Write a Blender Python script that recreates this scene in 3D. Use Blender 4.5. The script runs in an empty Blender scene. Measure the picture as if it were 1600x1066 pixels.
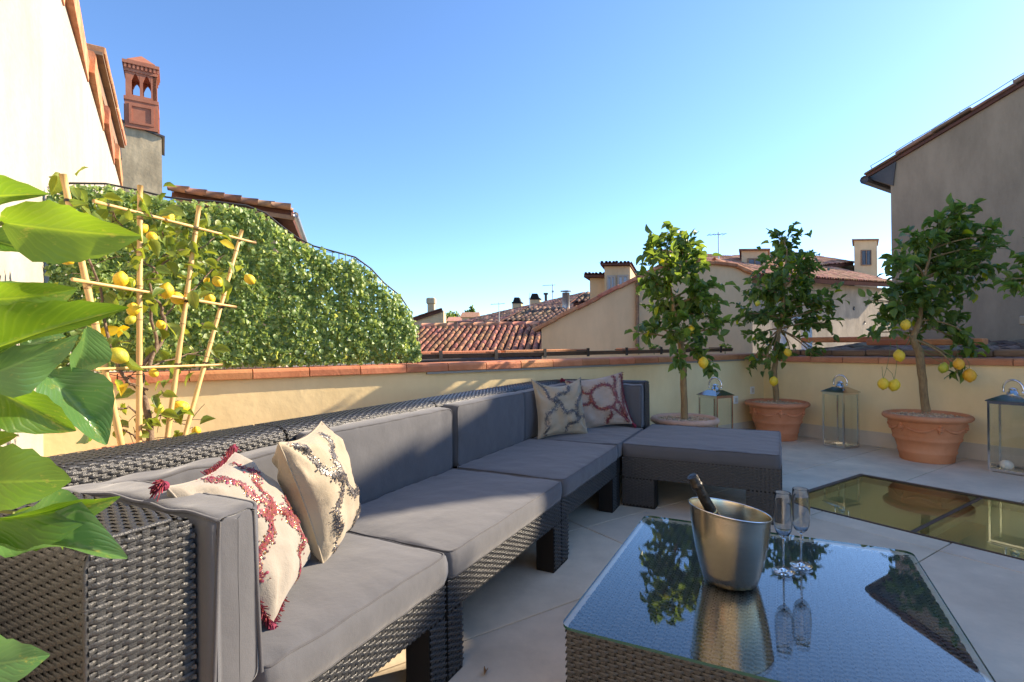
import bpy, math, random
import numpy as np
from mathutils import Vector, Matrix, noise
R = math.radians
random.seed(7); np.random.seed(7)
SC = bpy.context.scene
COL = SC.collection

# ------------------------------------------------------------------ camera, sky, sun, exposure
H = 1.2                      # eye height above the terrace floor
FPX, CX, CY, SR = 809.8, 800.0, 540.9, -0.0121
CR = math.sqrt(1 - SR * SR)
cam = bpy.data.objects.new('camera', bpy.data.cameras.new('camera'))
COL.objects.link(cam)
cam.data.sensor_width = 36.0
cam.data.lens = 36.0 * FPX / 1600.0
cam.data.shift_y = (CY - 533.0) / 1600.0
cam.data.clip_start = 0.05
cam.data.clip_end = 3000.0
cam.matrix_world = Matrix(((CR, -SR, 0, 0), (0, 0, -1, 0), (SR, CR, 0, H), (0, 0, 0, 1)))
SC.camera = cam

SUN_AZ, SUN_EL = 67.0, 27.2
world = bpy.data.worlds.new('World')
SC.world = world
world.use_nodes = True
wn = world.node_tree
sky = wn.nodes.new('ShaderNodeTexSky')
sky.sky_type = 'NISHITA'
sky.sun_disc = False
sky.sun_elevation = R(SUN_EL)
sky.sun_rotation = R(SUN_AZ)
sky.altitude = 1000
sky.air_density = 1.0
sky.dust_density = 0.5
sky.ozone_density = 7.5
wn.links.new(sky.outputs[0], wn.nodes['Background'].inputs[0])
wn.nodes['Background'].inputs[1].default_value = 0.112
DSUN = Vector((math.sin(R(SUN_AZ)) * math.cos(R(SUN_EL)), math.cos(R(SUN_AZ)) * math.cos(R(SUN_EL)), math.sin(R(SUN_EL))))
sun = bpy.data.objects.new('sun', bpy.data.lights.new('sun', 'SUN'))
COL.objects.link(sun)
sun.data.energy = 3.75
sun.data.angle = R(0.53)
sun.data.color = (1.0, 0.87, 0.70)
sun.rotation_euler = DSUN.to_track_quat('Z', 'Y').to_euler()
sun.location = (12, 6, 14)
SC.view_settings.view_transform = 'Standard'
SC.view_settings.look = 'None'
SC.view_settings.exposure = 1.68
SC.view_settings.gamma = 1
SC.view_settings.use_white_balance = True      # the camera's daylight-shade balance
SC.view_settings.white_balance_temperature = 7100
SC.view_settings.white_balance_tint = 10
SC.view_settings.use_curve_mapping = False
SC.render.engine = 'CYCLES'
SC.cycles.max_bounces = 10
SC.cycles.diffuse_bounces = 5
SC.cycles.transparent_max_bounces = 16
SC.cycles.transmission_bounces = 10
SC.cycles.glossy_bounces = 5
SC.cycles.use_denoising = True
SC.cycles.sample_clamp_indirect = 8.0

# ------------------------------------------------------------------ frames of the place
def V3(*a): return np.array(a, float)
AA = V3(math.sin(R(-33.2)), math.cos(R(-33.2)), 0)   # along the right hand parapet, away
BB = V3(math.sin(R(56.8)), math.cos(R(56.8)), 0)     # along the back parapet, to the right
SS = V3(math.sin(R(27.2)), math.cos(R(27.2)), 0)     # along the sofa, away
TT = V3(math.sin(R(117.2)), math.cos(R(117.2)), 0)   # out of the sofa, to the right
ZZ = V3(0, 0, 1)
def G(a, b, z): return AA * a + BB * b + ZZ * z
def S(s, t, z): return SS * s + TT * t + ZZ * z
def ray(x, y):
    u = (x - CX) / FPX; v = (y - CY) / FPX
    return V3(u * CR + v * SR, 1.0, u * SR - v * CR)
def at(x, y, Y): return V3(0, 0, H) + ray(x, y) * Y
def onz(x, y, z):
    r = ray(x, y); return V3(0, 0, H) + r * ((z - H) / r[2])
def onp(x, y, p, n):
    r = ray(x, y); o = V3(0, 0, H); return o + r * (np.dot(p - o, n) / np.dot(r, n))
def ona(x, y, a): return onp(x, y, AA * a, AA)
def onb(x, y, b): return onp(x, y, BB * b, BB)
def unit(v): v = np.asarray(v, float); return v / (np.linalg.norm(v) + 1e-12)

# ------------------------------------------------------------------ materials
def mat(name, c1, c2=None, scale=8.0, rough=0.7, bump=0.0, bscale=60.0, spec=0.5, metal=0.0, rnd=0.0, detail=5.0,
        trans=0.0, island=False, emit=None, stretch=None, aniso=0.0, contrast=(0.35, 0.65), coat=0.0, stain=0.0):
    m = bpy.data.materials.new(name); m.use_nodes = True
    nt = m.node_tree; nd = nt.nodes; lk = nt.links
    p = nd['Principled BSDF']
    p.inputs['Roughness'].default_value = rough
    p.inputs['Metallic'].default_value = metal
    p.inputs['Specular IOR Level'].default_value = spec
    if coat: p.inputs['Coat Weight'].default_value = coat
    if aniso: p.inputs['Anisotropic'].default_value = aniso
    tc = nd.new('ShaderNodeTexCoord')
    vec = tc.outputs['Object']
    if stretch:
        mp = nd.new('ShaderNodeMapping'); mp.inputs['Scale'].default_value = stretch
        lk.new(vec, mp.inputs[0]); vec = mp.outputs[0]
    out = None
    if c2 is not None:
        n = nd.new('ShaderNodeTexNoise'); n.inputs['Scale'].default_value = scale; n.inputs['Detail'].default_value = detail
        n.inputs['Roughness'].default_value = 0.6
        lk.new(vec, n.inputs['Vector'])
        mr = nd.new('ShaderNodeMapRange'); mr.inputs[1].default_value = contrast[0]; mr.inputs[2].default_value = contrast[1]
        lk.new(n.outputs[0], mr.inputs[0])
        mx = nd.new('ShaderNodeMix'); mx.data_type = 'RGBA'
        mx.inputs[6].default_value = (*c1, 1); mx.inputs[7].default_value = (*c2, 1)
        lk.new(mr.outputs[0], mx.inputs[0]); out = mx.outputs[2]
    else:
        rgb = nd.new('ShaderNodeRGB'); rgb.outputs[0].default_value = (*c1, 1); out = rgb.outputs[0]
    if stain:
        mp2 = nd.new('ShaderNodeMapping'); mp2.inputs['Scale'].default_value = (1.3, 1.3, .40); lk.new(tc.outputs['Object'], mp2.inputs[0])
        n3 = nd.new('ShaderNodeTexNoise'); n3.inputs['Scale'].default_value = 2.2; n3.inputs['Detail'].default_value = 9; n3.inputs['Roughness'].default_value = .68; lk.new(mp2.outputs[0], n3.inputs[0])
        n4 = nd.new('ShaderNodeTexNoise'); n4.inputs['Scale'].default_value = .55; n4.inputs['Detail'].default_value = 10; n4.inputs['Roughness'].default_value = .7; lk.new(tc.outputs['Object'], n4.inputs[0])
        m3 = nd.new('ShaderNodeMath'); m3.operation = 'MULTIPLY'; lk.new(n3.outputs[0], m3.inputs[0]); lk.new(n4.outputs[0], m3.inputs[1])
        r3 = nd.new('ShaderNodeMapRange'); r3.inputs[1].default_value = .16; r3.inputs[2].default_value = .36; r3.inputs[3].default_value = 1 - stain; r3.inputs[4].default_value = 1.0; lk.new(m3.outputs[0], r3.inputs[0])
        h3 = nd.new('ShaderNodeHueSaturation'); lk.new(r3.outputs[0], h3.inputs['Value']); lk.new(out, h3.inputs['Color']); out = h3.outputs[0]
    if rnd:
        if island:
            g = nd.new('ShaderNodeNewGeometry'); ro = g.outputs['Random Per Island']
        else:
            g = nd.new('ShaderNodeObjectInfo'); ro = g.outputs['Random']
        hs = nd.new('ShaderNodeHueSaturation')
        mv = nd.new('ShaderNodeMapRange'); mv.inputs[3].default_value = 1 - rnd; mv.inputs[4].default_value = 1 + rnd
        lk.new(ro, mv.inputs[0]); lk.new(mv.outputs[0], hs.inputs['Value'])
        wn_ = nd.new('ShaderNodeTexWhiteNoise'); wn_.noise_dimensions = '1D'; lk.new(ro, wn_.inputs['W'])
        mh = nd.new('ShaderNodeMapRange'); mh.inputs[3].default_value = 0.5 - rnd * 0.06; mh.inputs[4].default_value = 0.5 + rnd * 0.06
        lk.new(wn_.outputs['Value'], mh.inputs[0]); lk.new(mh.outputs[0], hs.inputs['Hue'])
        lk.new(out, hs.inputs['Color']); out = hs.outputs[0]
    lk.new(out, p.inputs['Base Color'])
    if bump:
        bn = nd.new('ShaderNodeTexNoise'); bn.inputs['Scale'].default_value = bscale; bn.inputs['Detail'].default_value = 6
        lk.new(vec, bn.inputs['Vector'])
        b = nd.new('ShaderNodeBump'); b.inputs['Strength'].default_value = bump; b.inputs['Distance'].default_value = 0.02
        lk.new(bn.outputs[0], b.inputs['Height']); lk.new(b.outputs[0], p.inputs['Normal'])
    if trans:
        tr = nd.new('ShaderNodeBsdfTranslucent')
        hs2 = nd.new('ShaderNodeHueSaturation'); hs2.inputs['Saturation'].default_value = 1.15; hs2.inputs['Value'].default_value = 2.6
        hs2.inputs['Hue'].default_value = 0.475
        lk.new(out, hs2.inputs['Color']); lk.new(hs2.outputs[0], tr.inputs[0])
        ms = nd.new('ShaderNodeMixShader'); ms.inputs[0].default_value = trans
        lk.new(p.outputs[0], ms.inputs[1]); lk.new(tr.outputs[0], ms.inputs[2])
        lk.new(ms.outputs[0], nd['Material Output'].inputs['Surface'])
    return m

def leaf_mat(name, c1, c2, trans=0.45, rough=0.38, rnd=0.35, island=False, yellow=None):
    """leaf with a pale midrib and side veins from its own UVs"""
    m = bpy.data.materials.new(name); m.use_nodes = True
    nt = m.node_tree; nd = nt.nodes; lk = nt.links; p = nd['Principled BSDF']
    p.inputs['Roughness'].default_value = rough
    uv = nd.new('ShaderNodeUVMap'); sp = nd.new('ShaderNodeSeparateXYZ'); lk.new(uv.outputs[0], sp.inputs[0])
    def mth(op, a, b=None, c=None):
        n = nd.new('ShaderNodeMath'); n.operation = op
        for i, q in enumerate((a, b, c)):
            if q is None: continue
            if isinstance(q, (int, float)): n.inputs[i].default_value = q
            else: lk.new(q, n.inputs[i])
        return n.outputs[0]
    dv = mth('ABSOLUTE', mth('SUBTRACT', sp.outputs[1], 0.5))
    rib = mth('SUBTRACT', 1.0, mth('MINIMUM', mth('MULTIPLY', dv, 28.0), 1.0))
    ph = mth('SUBTRACT', mth('MULTIPLY', sp.outputs[0], 11.0), mth('MULTIPLY', dv, 9.0))
    vein = mth('POWER', mth('ABSOLUTE', mth('SINE', mth('MULTIPLY', ph, math.pi))), 9.0)
    if island:
        g = nd.new('ShaderNodeNewGeometry'); ro = g.outputs['Random Per Island']
    else:
        g = nd.new('ShaderNodeObjectInfo'); ro = g.outputs['Random']
    tc = nd.new('ShaderNodeTexCoord'); nz = nd.new('ShaderNodeTexNoise'); nz.inputs['Scale'].default_value = 3.0
    lk.new(tc.outputs['Object'], nz.inputs[0])
    f = mth('ADD', mth('MULTIPLY', ro, 0.75), mth('MULTIPLY', nz.outputs[0], 0.3))
    mx = nd.new('ShaderNodeMix'); mx.data_type = 'RGBA'; mx.inputs[6].default_value = (*c1, 1); mx.inputs[7].default_value = (*c2, 1)
    lk.new(f, mx.inputs[0]); out = mx.outputs[2]
    if yellow:
        wn_ = nd.new('ShaderNodeTexWhiteNoise'); wn_.noise_dimensions = '1D'; lk.new(ro, wn_.inputs['W'])
        my = nd.new('ShaderNodeMix'); my.data_type = 'RGBA'; my.inputs[7].default_value = (*yellow[0], 1)
        lk.new(mth('GREATER_THAN', wn_.outputs['Value'], 1 - yellow[1]), my.inputs[0]); lk.new(out, my.inputs[6]); out = my.outputs[2]
    m2 = nd.new('ShaderNodeMix'); m2.data_type = 'RGBA'; m2.inputs[7].default_value = (c2[0] * 1.9, c2[1] * 1.7, c2[2] * 1.5, 1)
    lk.new(mth('MULTIPLY', mth('MAXIMUM', rib, mth('MULTIPLY', vein, 0.14)), 0.6), m2.inputs[0]); lk.new(out, m2.inputs[6]); out = m2.outputs[2]
    n5 = nd.new('ShaderNodeTexNoise'); n5.inputs['Scale'].default_value = 7.0; n5.inputs['Detail'].default_value = 7; n5.inputs['Roughness'].default_value = .7; lk.new(tc.outputs['Object'], n5.inputs[0])
    m5 = nd.new('ShaderNodeMix'); m5.data_type = 'RGBA'; m5.inputs[7].default_value = (.30, .28, .06, 1)
    r5 = nd.new('ShaderNodeMapRange'); r5.inputs[1].default_value = .60; r5.inputs[2].default_value = .74; r5.inputs[4].default_value = .75; lk.new(n5.outputs[0], r5.inputs[0])
    lk.new(r5.outputs[0], m5.inputs[0]); lk.new(out, m5.inputs[6]); out = m5.outputs[2]
    lk.new(out, p.inputs['Base Color'])
    b = nd.new('ShaderNodeBump'); b.inputs['Strength'].default_value = 0.16; b.inputs['Distance'].default_value = 0.01
    lk.new(mth('ADD', mth('MULTIPLY', vein, -0.35), mth('MULTIPLY', nz.outputs[0], 0.6)), b.inputs['Height']); lk.new(b.outputs[0], p.inputs['Normal'])
    tr = nd.new('ShaderNodeBsdfTranslucent'); hs = nd.new('ShaderNodeHueSaturation')
    hs.inputs['Hue'].default_value = 0.47; hs.inputs['Value'].default_value = 2.8; hs.inputs['Saturation'].default_value = 1.1
    lk.new(out, hs.inputs['Color']); lk.new(hs.outputs[0], tr.inputs[0])
    ms = nd.new('ShaderNodeMixShader'); ms.inputs[0].default_value = trans
    lk.new(p.outputs[0], ms.inputs[1]); lk.new(tr.outputs[0], ms.inputs[2]); lk.new(ms.outputs[0], nd['Material Output'].inputs['Surface'])
    return m

def sheet_glass(name, tint, ior, gloss=(1, 1, 1), rough=0.0):
    """window / table glass: clear seen straight on, mirror-like at a glance"""
    m = bpy.data.materials.new(name); m.use_nodes = True
    nt = m.node_tree; nd = nt.nodes; lk = nt.links
    nd.remove(nd['Principled BSDF'])
    t = nd.new('ShaderNodeBsdfTransparent'); t.inputs[0].default_value = (*tint, 1)
    g = nd.new('ShaderNodeBsdfGlossy'); g.inputs[0].default_value = (*gloss, 1); g.inputs['Roughness'].default_value = rough
    f = nd.new('ShaderNodeFresnel'); ge = nd.new('ShaderNodeNewGeometry')
    mi = nd.new('ShaderNodeMapRange'); mi.inputs[3].default_value = ior; mi.inputs[4].default_value = 1.0 / ior
    lk.new(ge.outputs['Backfacing'], mi.inputs[0]); lk.new(mi.outputs[0], f.inputs[0])
    ms = nd.new('ShaderNodeMixShader'); lk.new(f.outputs[0], ms.inputs[0]); lk.new(t.outputs[0], ms.inputs[1]); lk.new(g.outputs[0], ms.inputs[2])
    lk.new(ms.outputs[0], nd['Material Output'].inputs['Surface'])
    return m

def fabric(name, c1, c2, wscale=900.0, bump=0.22):
    m = mat(name, c1, c2, scale=5.0, rough=0.9, spec=0.2, detail=8)
    nt = m.node_tree; nd = nt.nodes; lk = nt.links; p = nd['Principled BSDF']
    p.inputs['Sheen Weight'].default_value = 0.25; p.inputs['Sheen Roughness'].default_value = 0.5
    tc = nd.new('ShaderNodeTexCoord')
    n1 = nd.new('ShaderNodeTexNoise'); n1.inputs['Scale'].default_value = wscale * 0.4; lk.new(tc.outputs['Object'], n1.inputs[0])
    n2 = nd.new('ShaderNodeTexNoise'); n2.inputs['Scale'].default_value = 14; n2.inputs['Detail'].default_value = 3; lk.new(tc.outputs['Object'], n2.inputs[0])
    ad = nd.new('ShaderNodeMath'); ad.operation = 'MULTIPLY_ADD'; ad.inputs[1].default_value = 0.12
    lk.new(n1.outputs[0], ad.inputs[0]); lk.new(n2.outputs[0], ad.inputs[2])
    b = nd.new('ShaderNodeBump'); b.inputs['Strength'].default_value = bump; b.inputs['Distance'].default_value = 0.02
    lk.new(ad.outputs[0], b.inputs['Height']); lk.new(b.outputs[0], p.inputs['Normal'])
    return m

M = {}
M['stucco'] = mat('yellow_stucco', (0.89, 0.68, 0.36), (0.92, 0.73, 0.41), scale=1.1, rough=0.9, bump=0.16, bscale=13, spec=0.2, detail=8, stain=0.10)
M['skirt'] = mat('skirting_paint', (0.62, 0.55, 0.44), (0.70, 0.62, 0.50), scale=3, rough=0.8, bump=0.1, spec=0.3, stain=0.15)
M['cream'] = mat('cream_stucco', (0.47, 0.43, 0.365), (0.43, 0.375, 0.295), scale=0.9, rough=0.92, bump=0.3, bscale=18, spec=0.2, detail=9, contrast=(0.42, 0.8), stain=0.2)
M['peach'] = mat('peach_stucco', (0.78, 0.54, 0.31), (0.84, 0.60, 0.36), scale=0.6, rough=0.92, bump=0.15, bscale=20, spec=0.2, stretch=(1, 1, 0.25), stain=0.14)
M['oldwall'] = mat('old_render', (0.58, 0.48, 0.31), (0.70, 0.57, 0.36), scale=0.9, rough=0.95, bump=0.4, bscale=9, spec=0.15, detail=10, stain=0.45)
M['greywall'] = mat('grey_render', (0.48, 0.40, 0.30), (0.35, 0.30, 0.235), scale=0.7, rough=0.95, bump=0.35, bscale=9, spec=0.15, detail=10, stain=0.34)
M['taupe'] = mat('taupe_render', (0.39, 0.295, 0.20), (0.33, 0.245, 0.165), scale=0.55, rough=0.95, bump=0.25, bscale=14, spec=0.15, detail=10, stain=0.30)
M['ochre'] = mat('ochre_stucco', (0.64, 0.47, 0.27), (0.70, 0.53, 0.32), scale=0.8, rough=0.92, spec=0.2, stain=0.18)
M['terra'] = mat('terracotta_tile', (0.45, 0.17, 0.085), (0.62, 0.30, 0.16), scale=9, rough=0.85, bump=0.25, bscale=60, spec=0.25, rnd=0.28)
M['rooftile'] = mat('roof_terracotta', (0.58, 0.31, 0.20), (0.38, 0.17, 0.105), scale=6, rough=0.88, bump=0.25, bscale=40, spec=0.2, rnd=0.35)
M['rooftile_i'] = mat('roof_terracotta_rows', (0.58, 0.31, 0.20), (0.33, 0.15, 0.095), scale=4, rough=0.88, spec=0.2, rnd=0.4, island=True)
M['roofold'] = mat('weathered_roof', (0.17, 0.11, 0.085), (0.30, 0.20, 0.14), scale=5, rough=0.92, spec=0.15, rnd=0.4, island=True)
M['verge'] = mat('dark_verge_tile', (0.27, 0.145, 0.095), (0.14, 0.09, 0.07), scale=5, rough=0.9, rnd=0.3)
M['pan'] = mat('roof_pan', (0.15, 0.065, 0.045), (0.09, 0.045, 0.035), scale=4, rough=0.92, spec=0.15)  # coloured dark so the valleys between barrel tiles read as shaded
M['coping'] = mat('coping_terracotta', (0.46, 0.170, 0.078), (0.57, 0.235, 0.115), scale=7, rough=0.75, bump=0.15, bscale=50, spec=0.3, rnd=0.14)
M['pot'] = mat('pot_terracotta', (0.56, 0.205, 0.090), (0.65, 0.28, 0.14), scale=4, rough=0.82, bump=0.12, bscale=45, spec=0.25, rnd=0.06)
M['potpale'] = mat('pale_terracotta', (0.58, 0.33, 0.22), (0.66, 0.42, 0.30), scale=6, rough=0.85, bump=0.12, bscale=45, spec=0.25)
M['chimney'] = mat('chimney_terracotta', (0.36, 0.135, 0.08), (0.45, 0.19, 0.115), scale=2.5, rough=0.85, bump=0.1, bscale=30, spec=0.25)
M['soil'] = mat('clay_pebbles', (0.66, 0.48, 0.31), (0.46, 0.32, 0.20), scale=40, rough=0.95, spec=0.1, rnd=0.3, island=True)
M['tile'] = mat('floor_tile', (0.78, 0.655, 0.485), (0.70, 0.585, 0.43), scale=2.3, rough=0.62, bump=0.12, bscale=30, spec=0.35, detail=10, rnd=0.09, stain=0.26)
M['grout'] = mat('grout', (0.16, 0.14, 0.12), (0.11, 0.10, 0.09), scale=20, rough=0.95)
M['wicker'] = mat('wicker_strand', (0.031, 0.032, 0.034), (0.043, 0.043, 0.043), scale=40, rough=0.33, bump=0.3, bscale=350, spec=0.6)
M['wickerb'] = mat('wicker_backing', (0.012, 0.011, 0.010), rough=0.7, spec=0.3)
M['cushion'] = fabric('grey_cushion_fabric', (0.084, 0.086, 0.095), (0.092, 0.094, 0.104))
M['piping'] = fabric('grey_piping', (0.065, 0.065, 0.072), (0.078, 0.078, 0.086))
M['linen'] = fabric('natural_linen', (0.31, 0.258, 0.182), (0.36, 0.30, 0.22), bump=0.4)
M['linen3'] = fabric('taupe_linen', (0.33, 0.265, 0.215), (0.39, 0.32, 0.265), bump=0.4)
M['linen2'] = fabric('pale_linen', (0.255, 0.226, 0.188), (0.30, 0.268, 0.225), bump=0.4)
def bead(n, c, metal=0.0, rough=0.4): return mat(n, c, rough=rough, spec=0.6, metal=metal, rnd=0.3, island=True)
M['bd_black'] = bead('black_bead', (0.025, 0.025, 0.035)); M['bd_grey'] = bead('grey_bead', (0.11, 0.10, 0.10)); M['bd_beige'] = bead('beige_sequin', (0.55, 0.42, 0.28), 0.5, 0.3)
M['bd_red'] = bead('crimson_thread', (0.14, 0.007, 0.018), 0, 0.6); M['bd_pink'] = bead('magenta_thread', (0.21, 0.014, 0.040), 0, 0.6); M['bd_gold'] = bead('copper_sequin', (0.75, 0.36, 0.18), 0.85, 0.22); M['bd_plum'] = bead('plum_thread', (0.07, 0.01, 0.03), 0, 0.6)
M['tassel'] = mat('tassel_thread', (0.20, 0.012, 0.03), (0.13, 0.008, 0.02), scale=60, rough=0.8, rnd=0.4, island=True)
M['bamboo'] = mat('bamboo', (0.72, 0.47, 0.20), (0.60, 0.36, 0.14), scale=6, rough=0.45, spec=0.45, stretch=(6, 6, 1), rnd=0.08)
M['node'] = mat('bamboo_node', (0.38, 0.22, 0.09), (0.30, 0.17, 0.07), scale=20, rough=0.7)
M['twine'] = mat('black_tie', (0.02, 0.02, 0.02), rough=0.6)
M['bark'] = mat('lemon_bark', (0.36, 0.24, 0.115), (0.25, 0.165, 0.085), scale=18, rough=0.9, bump=0.5, bscale=60, spec=0.2, stretch=(3, 3, 1))
M['barkgrey'] = mat('grey_bark', (0.24, 0.17, 0.12), (0.15, 0.105, 0.075), scale=18, rough=0.9, bump=0.5, bscale=60, spec=0.2)
M['twig'] = mat('green_twig', (0.13, 0.17, 0.045), (0.17, 0.17, 0.06), scale=10, rough=0.7)
M['lemon'] = mat('lemon_skin', (0.80, 0.50, 0.025), (0.86, 0.60, 0.04), scale=8, rough=0.42, bump=0.25, bscale=160, spec=0.5, rnd=0.06)
M['lime'] = mat('unripe_lemon_skin', (0.42, 0.44, 0.04), (0.60, 0.52, 0.045), scale=8, rough=0.42, bump=0.25, bscale=160, spec=0.5)
M['orange'] = mat('ripe_lemon_skin', (0.82, 0.36, 0.02), (0.86, 0.46, 0.03), scale=8, rough=0.45, bump=0.25, bscale=160, spec=0.5)
M['leaf'] = leaf_mat('lemon_leaf', (0.040, 0.096, 0.023), (0.145, 0.225, 0.042), trans=0.42, yellow=((0.26, 0.30, 0.03), 0.03))
M['leaf_i'] = leaf_mat('lemon_foliage', (0.034, 0.082, 0.020), (0.105, 0.175, 0.034), trans=0.36, island=True, yellow=((0.26, 0.30, 0.03), 0.03))
M['leafy'] = leaf_mat('yellowing_leaf', (0.060, 0.130, 0.026), (0.17, 0.22, 0.035), trans=0.35, yellow=((0.50, 0.40, 0.03), 0.05))
M['leaff'] = leaf_mat('broad_lemon_leaf', (0.045, 0.125, 0.018), (0.115, 0.205, 0.028), trans=0.45, rough=0.33)
M['leafg'] = leaf_mat('blue_green_leaf', (0.050, 0.140, 0.045), (0.085, 0.180, 0.055), trans=0.30, rough=0.26)
M['ivy'] = leaf_mat('ivy_leaf', (0.072, 0.148, 0.042), (0.245, 0.355, 0.115), trans=0.34, rough=0.36, island=True, yellow=((0.42, 0.50, 0.14), 0.13))
M['iron'] = mat('dark_iron', (0.025, 0.024, 0.024), rough=0.5, spec=0.5)
M['gutter'] = mat('dark_gutter', (0.045, 0.04, 0.038), (0.07, 0.06, 0.055), scale=5, rough=0.55)
M['chrome'] = mat('polished_steel', (0.72, 0.71, 0.70), rough=0.14, metal=1.0)
M['brushed'] = mat('brushed_steel', (0.74, 0.63, 0.47), (0.80, 0.69, 0.53), scale=3, rough=0.20, metal=1.0, stretch=(1, 1, 90), bump=0.05, bscale=60)  # steel tinted gold, standing in for the sunlit yellow wall's reflection
M['bronze'] = mat('bronze_frame', (0.075, 0.052, 0.038), (0.10, 0.07, 0.05), scale=10, rough=0.5, metal=0.4)
M['grey_rail'] = mat('grey_rail', (0.30, 0.28, 0.25), rough=0.5, metal=0.3)
M['white'] = mat('white_plastic', (0.78, 0.76, 0.72), rough=0.45)
M['wax'] = mat('candle_wax', (0.78, 0.74, 0.62), rough=0.5)
M['wood'] = mat('old_timber', (0.20, 0.12, 0.075), (0.28, 0.18, 0.11), scale=5, rough=0.85, stretch=(1, 1, 6))
M['pale_wood'] = mat('pale_ledge', (0.50, 0.42, 0.31), (0.40, 0.32, 0.22), scale=4, rough=0.9)
M['zinc'] = mat('zinc_flue', (0.40, 0.42, 0.44), rough=0.45, metal=0.8)
M['glassdark'] = mat('dark_pane', (0.09, 0.11, 0.14), rough=0.12, spec=0.8)
M['curtain'] = mat('curtained_pane', (0.30, 0.34, 0.40), (0.36, 0.40, 0.45), scale=6, rough=0.2, spec=0.8, stretch=(6, 6, 0.3))
M['plaster'] = mat('room_plaster', (0.72, 0.71, 0.61), (0.64, 0.63, 0.54), scale=2, rough=0.9)
M['bottle'] = mat('dark_green_bottle', (0.012, 0.022, 0.010), rough=0.08, spec=0.7, coat=0.5)
M['foil'] = mat('black_foil', (0.028, 0.026, 0.024), (0.045, 0.04, 0.035), scale=60, rough=0.35, metal=0.5, bump=0.3, bscale=90)
M['gold'] = mat('gold_band', (0.75, 0.52, 0.22), rough=0.3, metal=1.0)
M['ground'] = mat('ground', (0.20, 0.19, 0.17), (0.26, 0.24, 0.21), scale=0.05, rough=0.95)
M['hill'] = mat('wooded_hill', (0.055, 0.085, 0.06), (0.08, 0.11, 0.075), scale=0.05, rough=0.95)
M['tabletop'] = sheet_glass('table_glass', (0.94, 0.97, 0.96), 1.46)
M['edge'] = mat('green_glass_edge', (0.018, 0.075, 0.055), rough=0.1, spec=0.8)
M['capsteel'] = mat('lantern_cap_steel', (0.50, 0.49, 0.47), rough=0.16, metal=1.0)
M['pane'] = sheet_glass('lantern_glass', (0.97, 0.98, 0.97), 1.45)
M['skyglass'] = sheet_glass('skylight_glass', (0.82, 0.86, 0.72), 2.9, gloss=(0.84, 0.92, 0.80))
g = bpy.data.materials.new('crystal'); g.use_nodes = True
gp = g.node_tree.nodes['Principled BSDF']; gp.inputs['Transmission Weight'].default_value = 1.0; gp.inputs['Roughness'].default_value = 0.0; gp.inputs['IOR'].default_value = 1.48
M['crystal'] = g

# ------------------------------------------------------------------ object helpers
I4 = Matrix.Identity(4)
PINV = {}
def tag(o, label=None, cat=None, group=None, kind=None):
    if label: o['label'] = label
    if cat: o['category'] = cat
    if group: o['group'] = group
    if kind: o['kind'] = kind
    return o
def thing(name, loc, label, cat, group=None):
    o = bpy.data.objects.new(name, None); COL.objects.link(o)
    o.location = Vector(loc); o.empty_display_size = 0.1
    PINV[o.name] = Matrix.Translation(-Vector(loc))
    return tag(o, label, cat, group)
def adopt(o, parent):
    if parent is not None:
        o.parent = parent
        o.matrix_parent_inverse = PINV.get(parent.name, I4)
def link(name, me, parent=None, kind=None, M4=None):
    o = bpy.data.objects.new(name, me); COL.objects.link(o)
    adopt(o, parent)
    if M4 is not None: o.matrix_basis = M4
    if kind: o['kind'] = kind
    return o
def npmesh(name, V, F, mats, smooth=False, mi=None, uv=None):
    """V (n,3), F: (m,k) array or list of tuples"""
    me = bpy.data.meshes.new(name)
    V = np.asarray(V, np.float32)
    if isinstance(F, np.ndarray):
        m, k = F.shape
        me.vertices.add(len(V)); me.vertices.foreach_set('co', V.ravel())
        me.loops.add(m * k); me.loops.foreach_set('vertex_index', F.astype(np.int32).ravel())
        me.polygons.add(m)
        me.polygons.foreach_set('loop_start', np.arange(0, m * k, k, dtype=np.int32))
        me.polygons.foreach_set('loop_total', np.full(m, k, np.int32))
        me.update(calc_edges=True)
    else:
        me.from_pydata([tuple(v) for v in V], [], [tuple(f) for f in F]); me.update()
    for mm in (mats if isinstance(mats, (list, tuple)) else [mats]): me.materials.append(mm)
    if smooth: me.polygons.foreach_set('use_smooth', np.ones(len(me.polygons), bool))
    if mi is not None: me.polygons.foreach_set('material_index', np.asarray(mi, np.int32))
    if uv is not None:
        ul = me.uv_layers.new(name='UVMap')
        li = np.zeros(len(me.loops), np.int32); me.loops.foreach_get('vertex_index', li)
        ul.data.foreach_set('uv', np.asarray(uv, np.float32)[li].ravel())
    me.validate()
    return me

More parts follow.
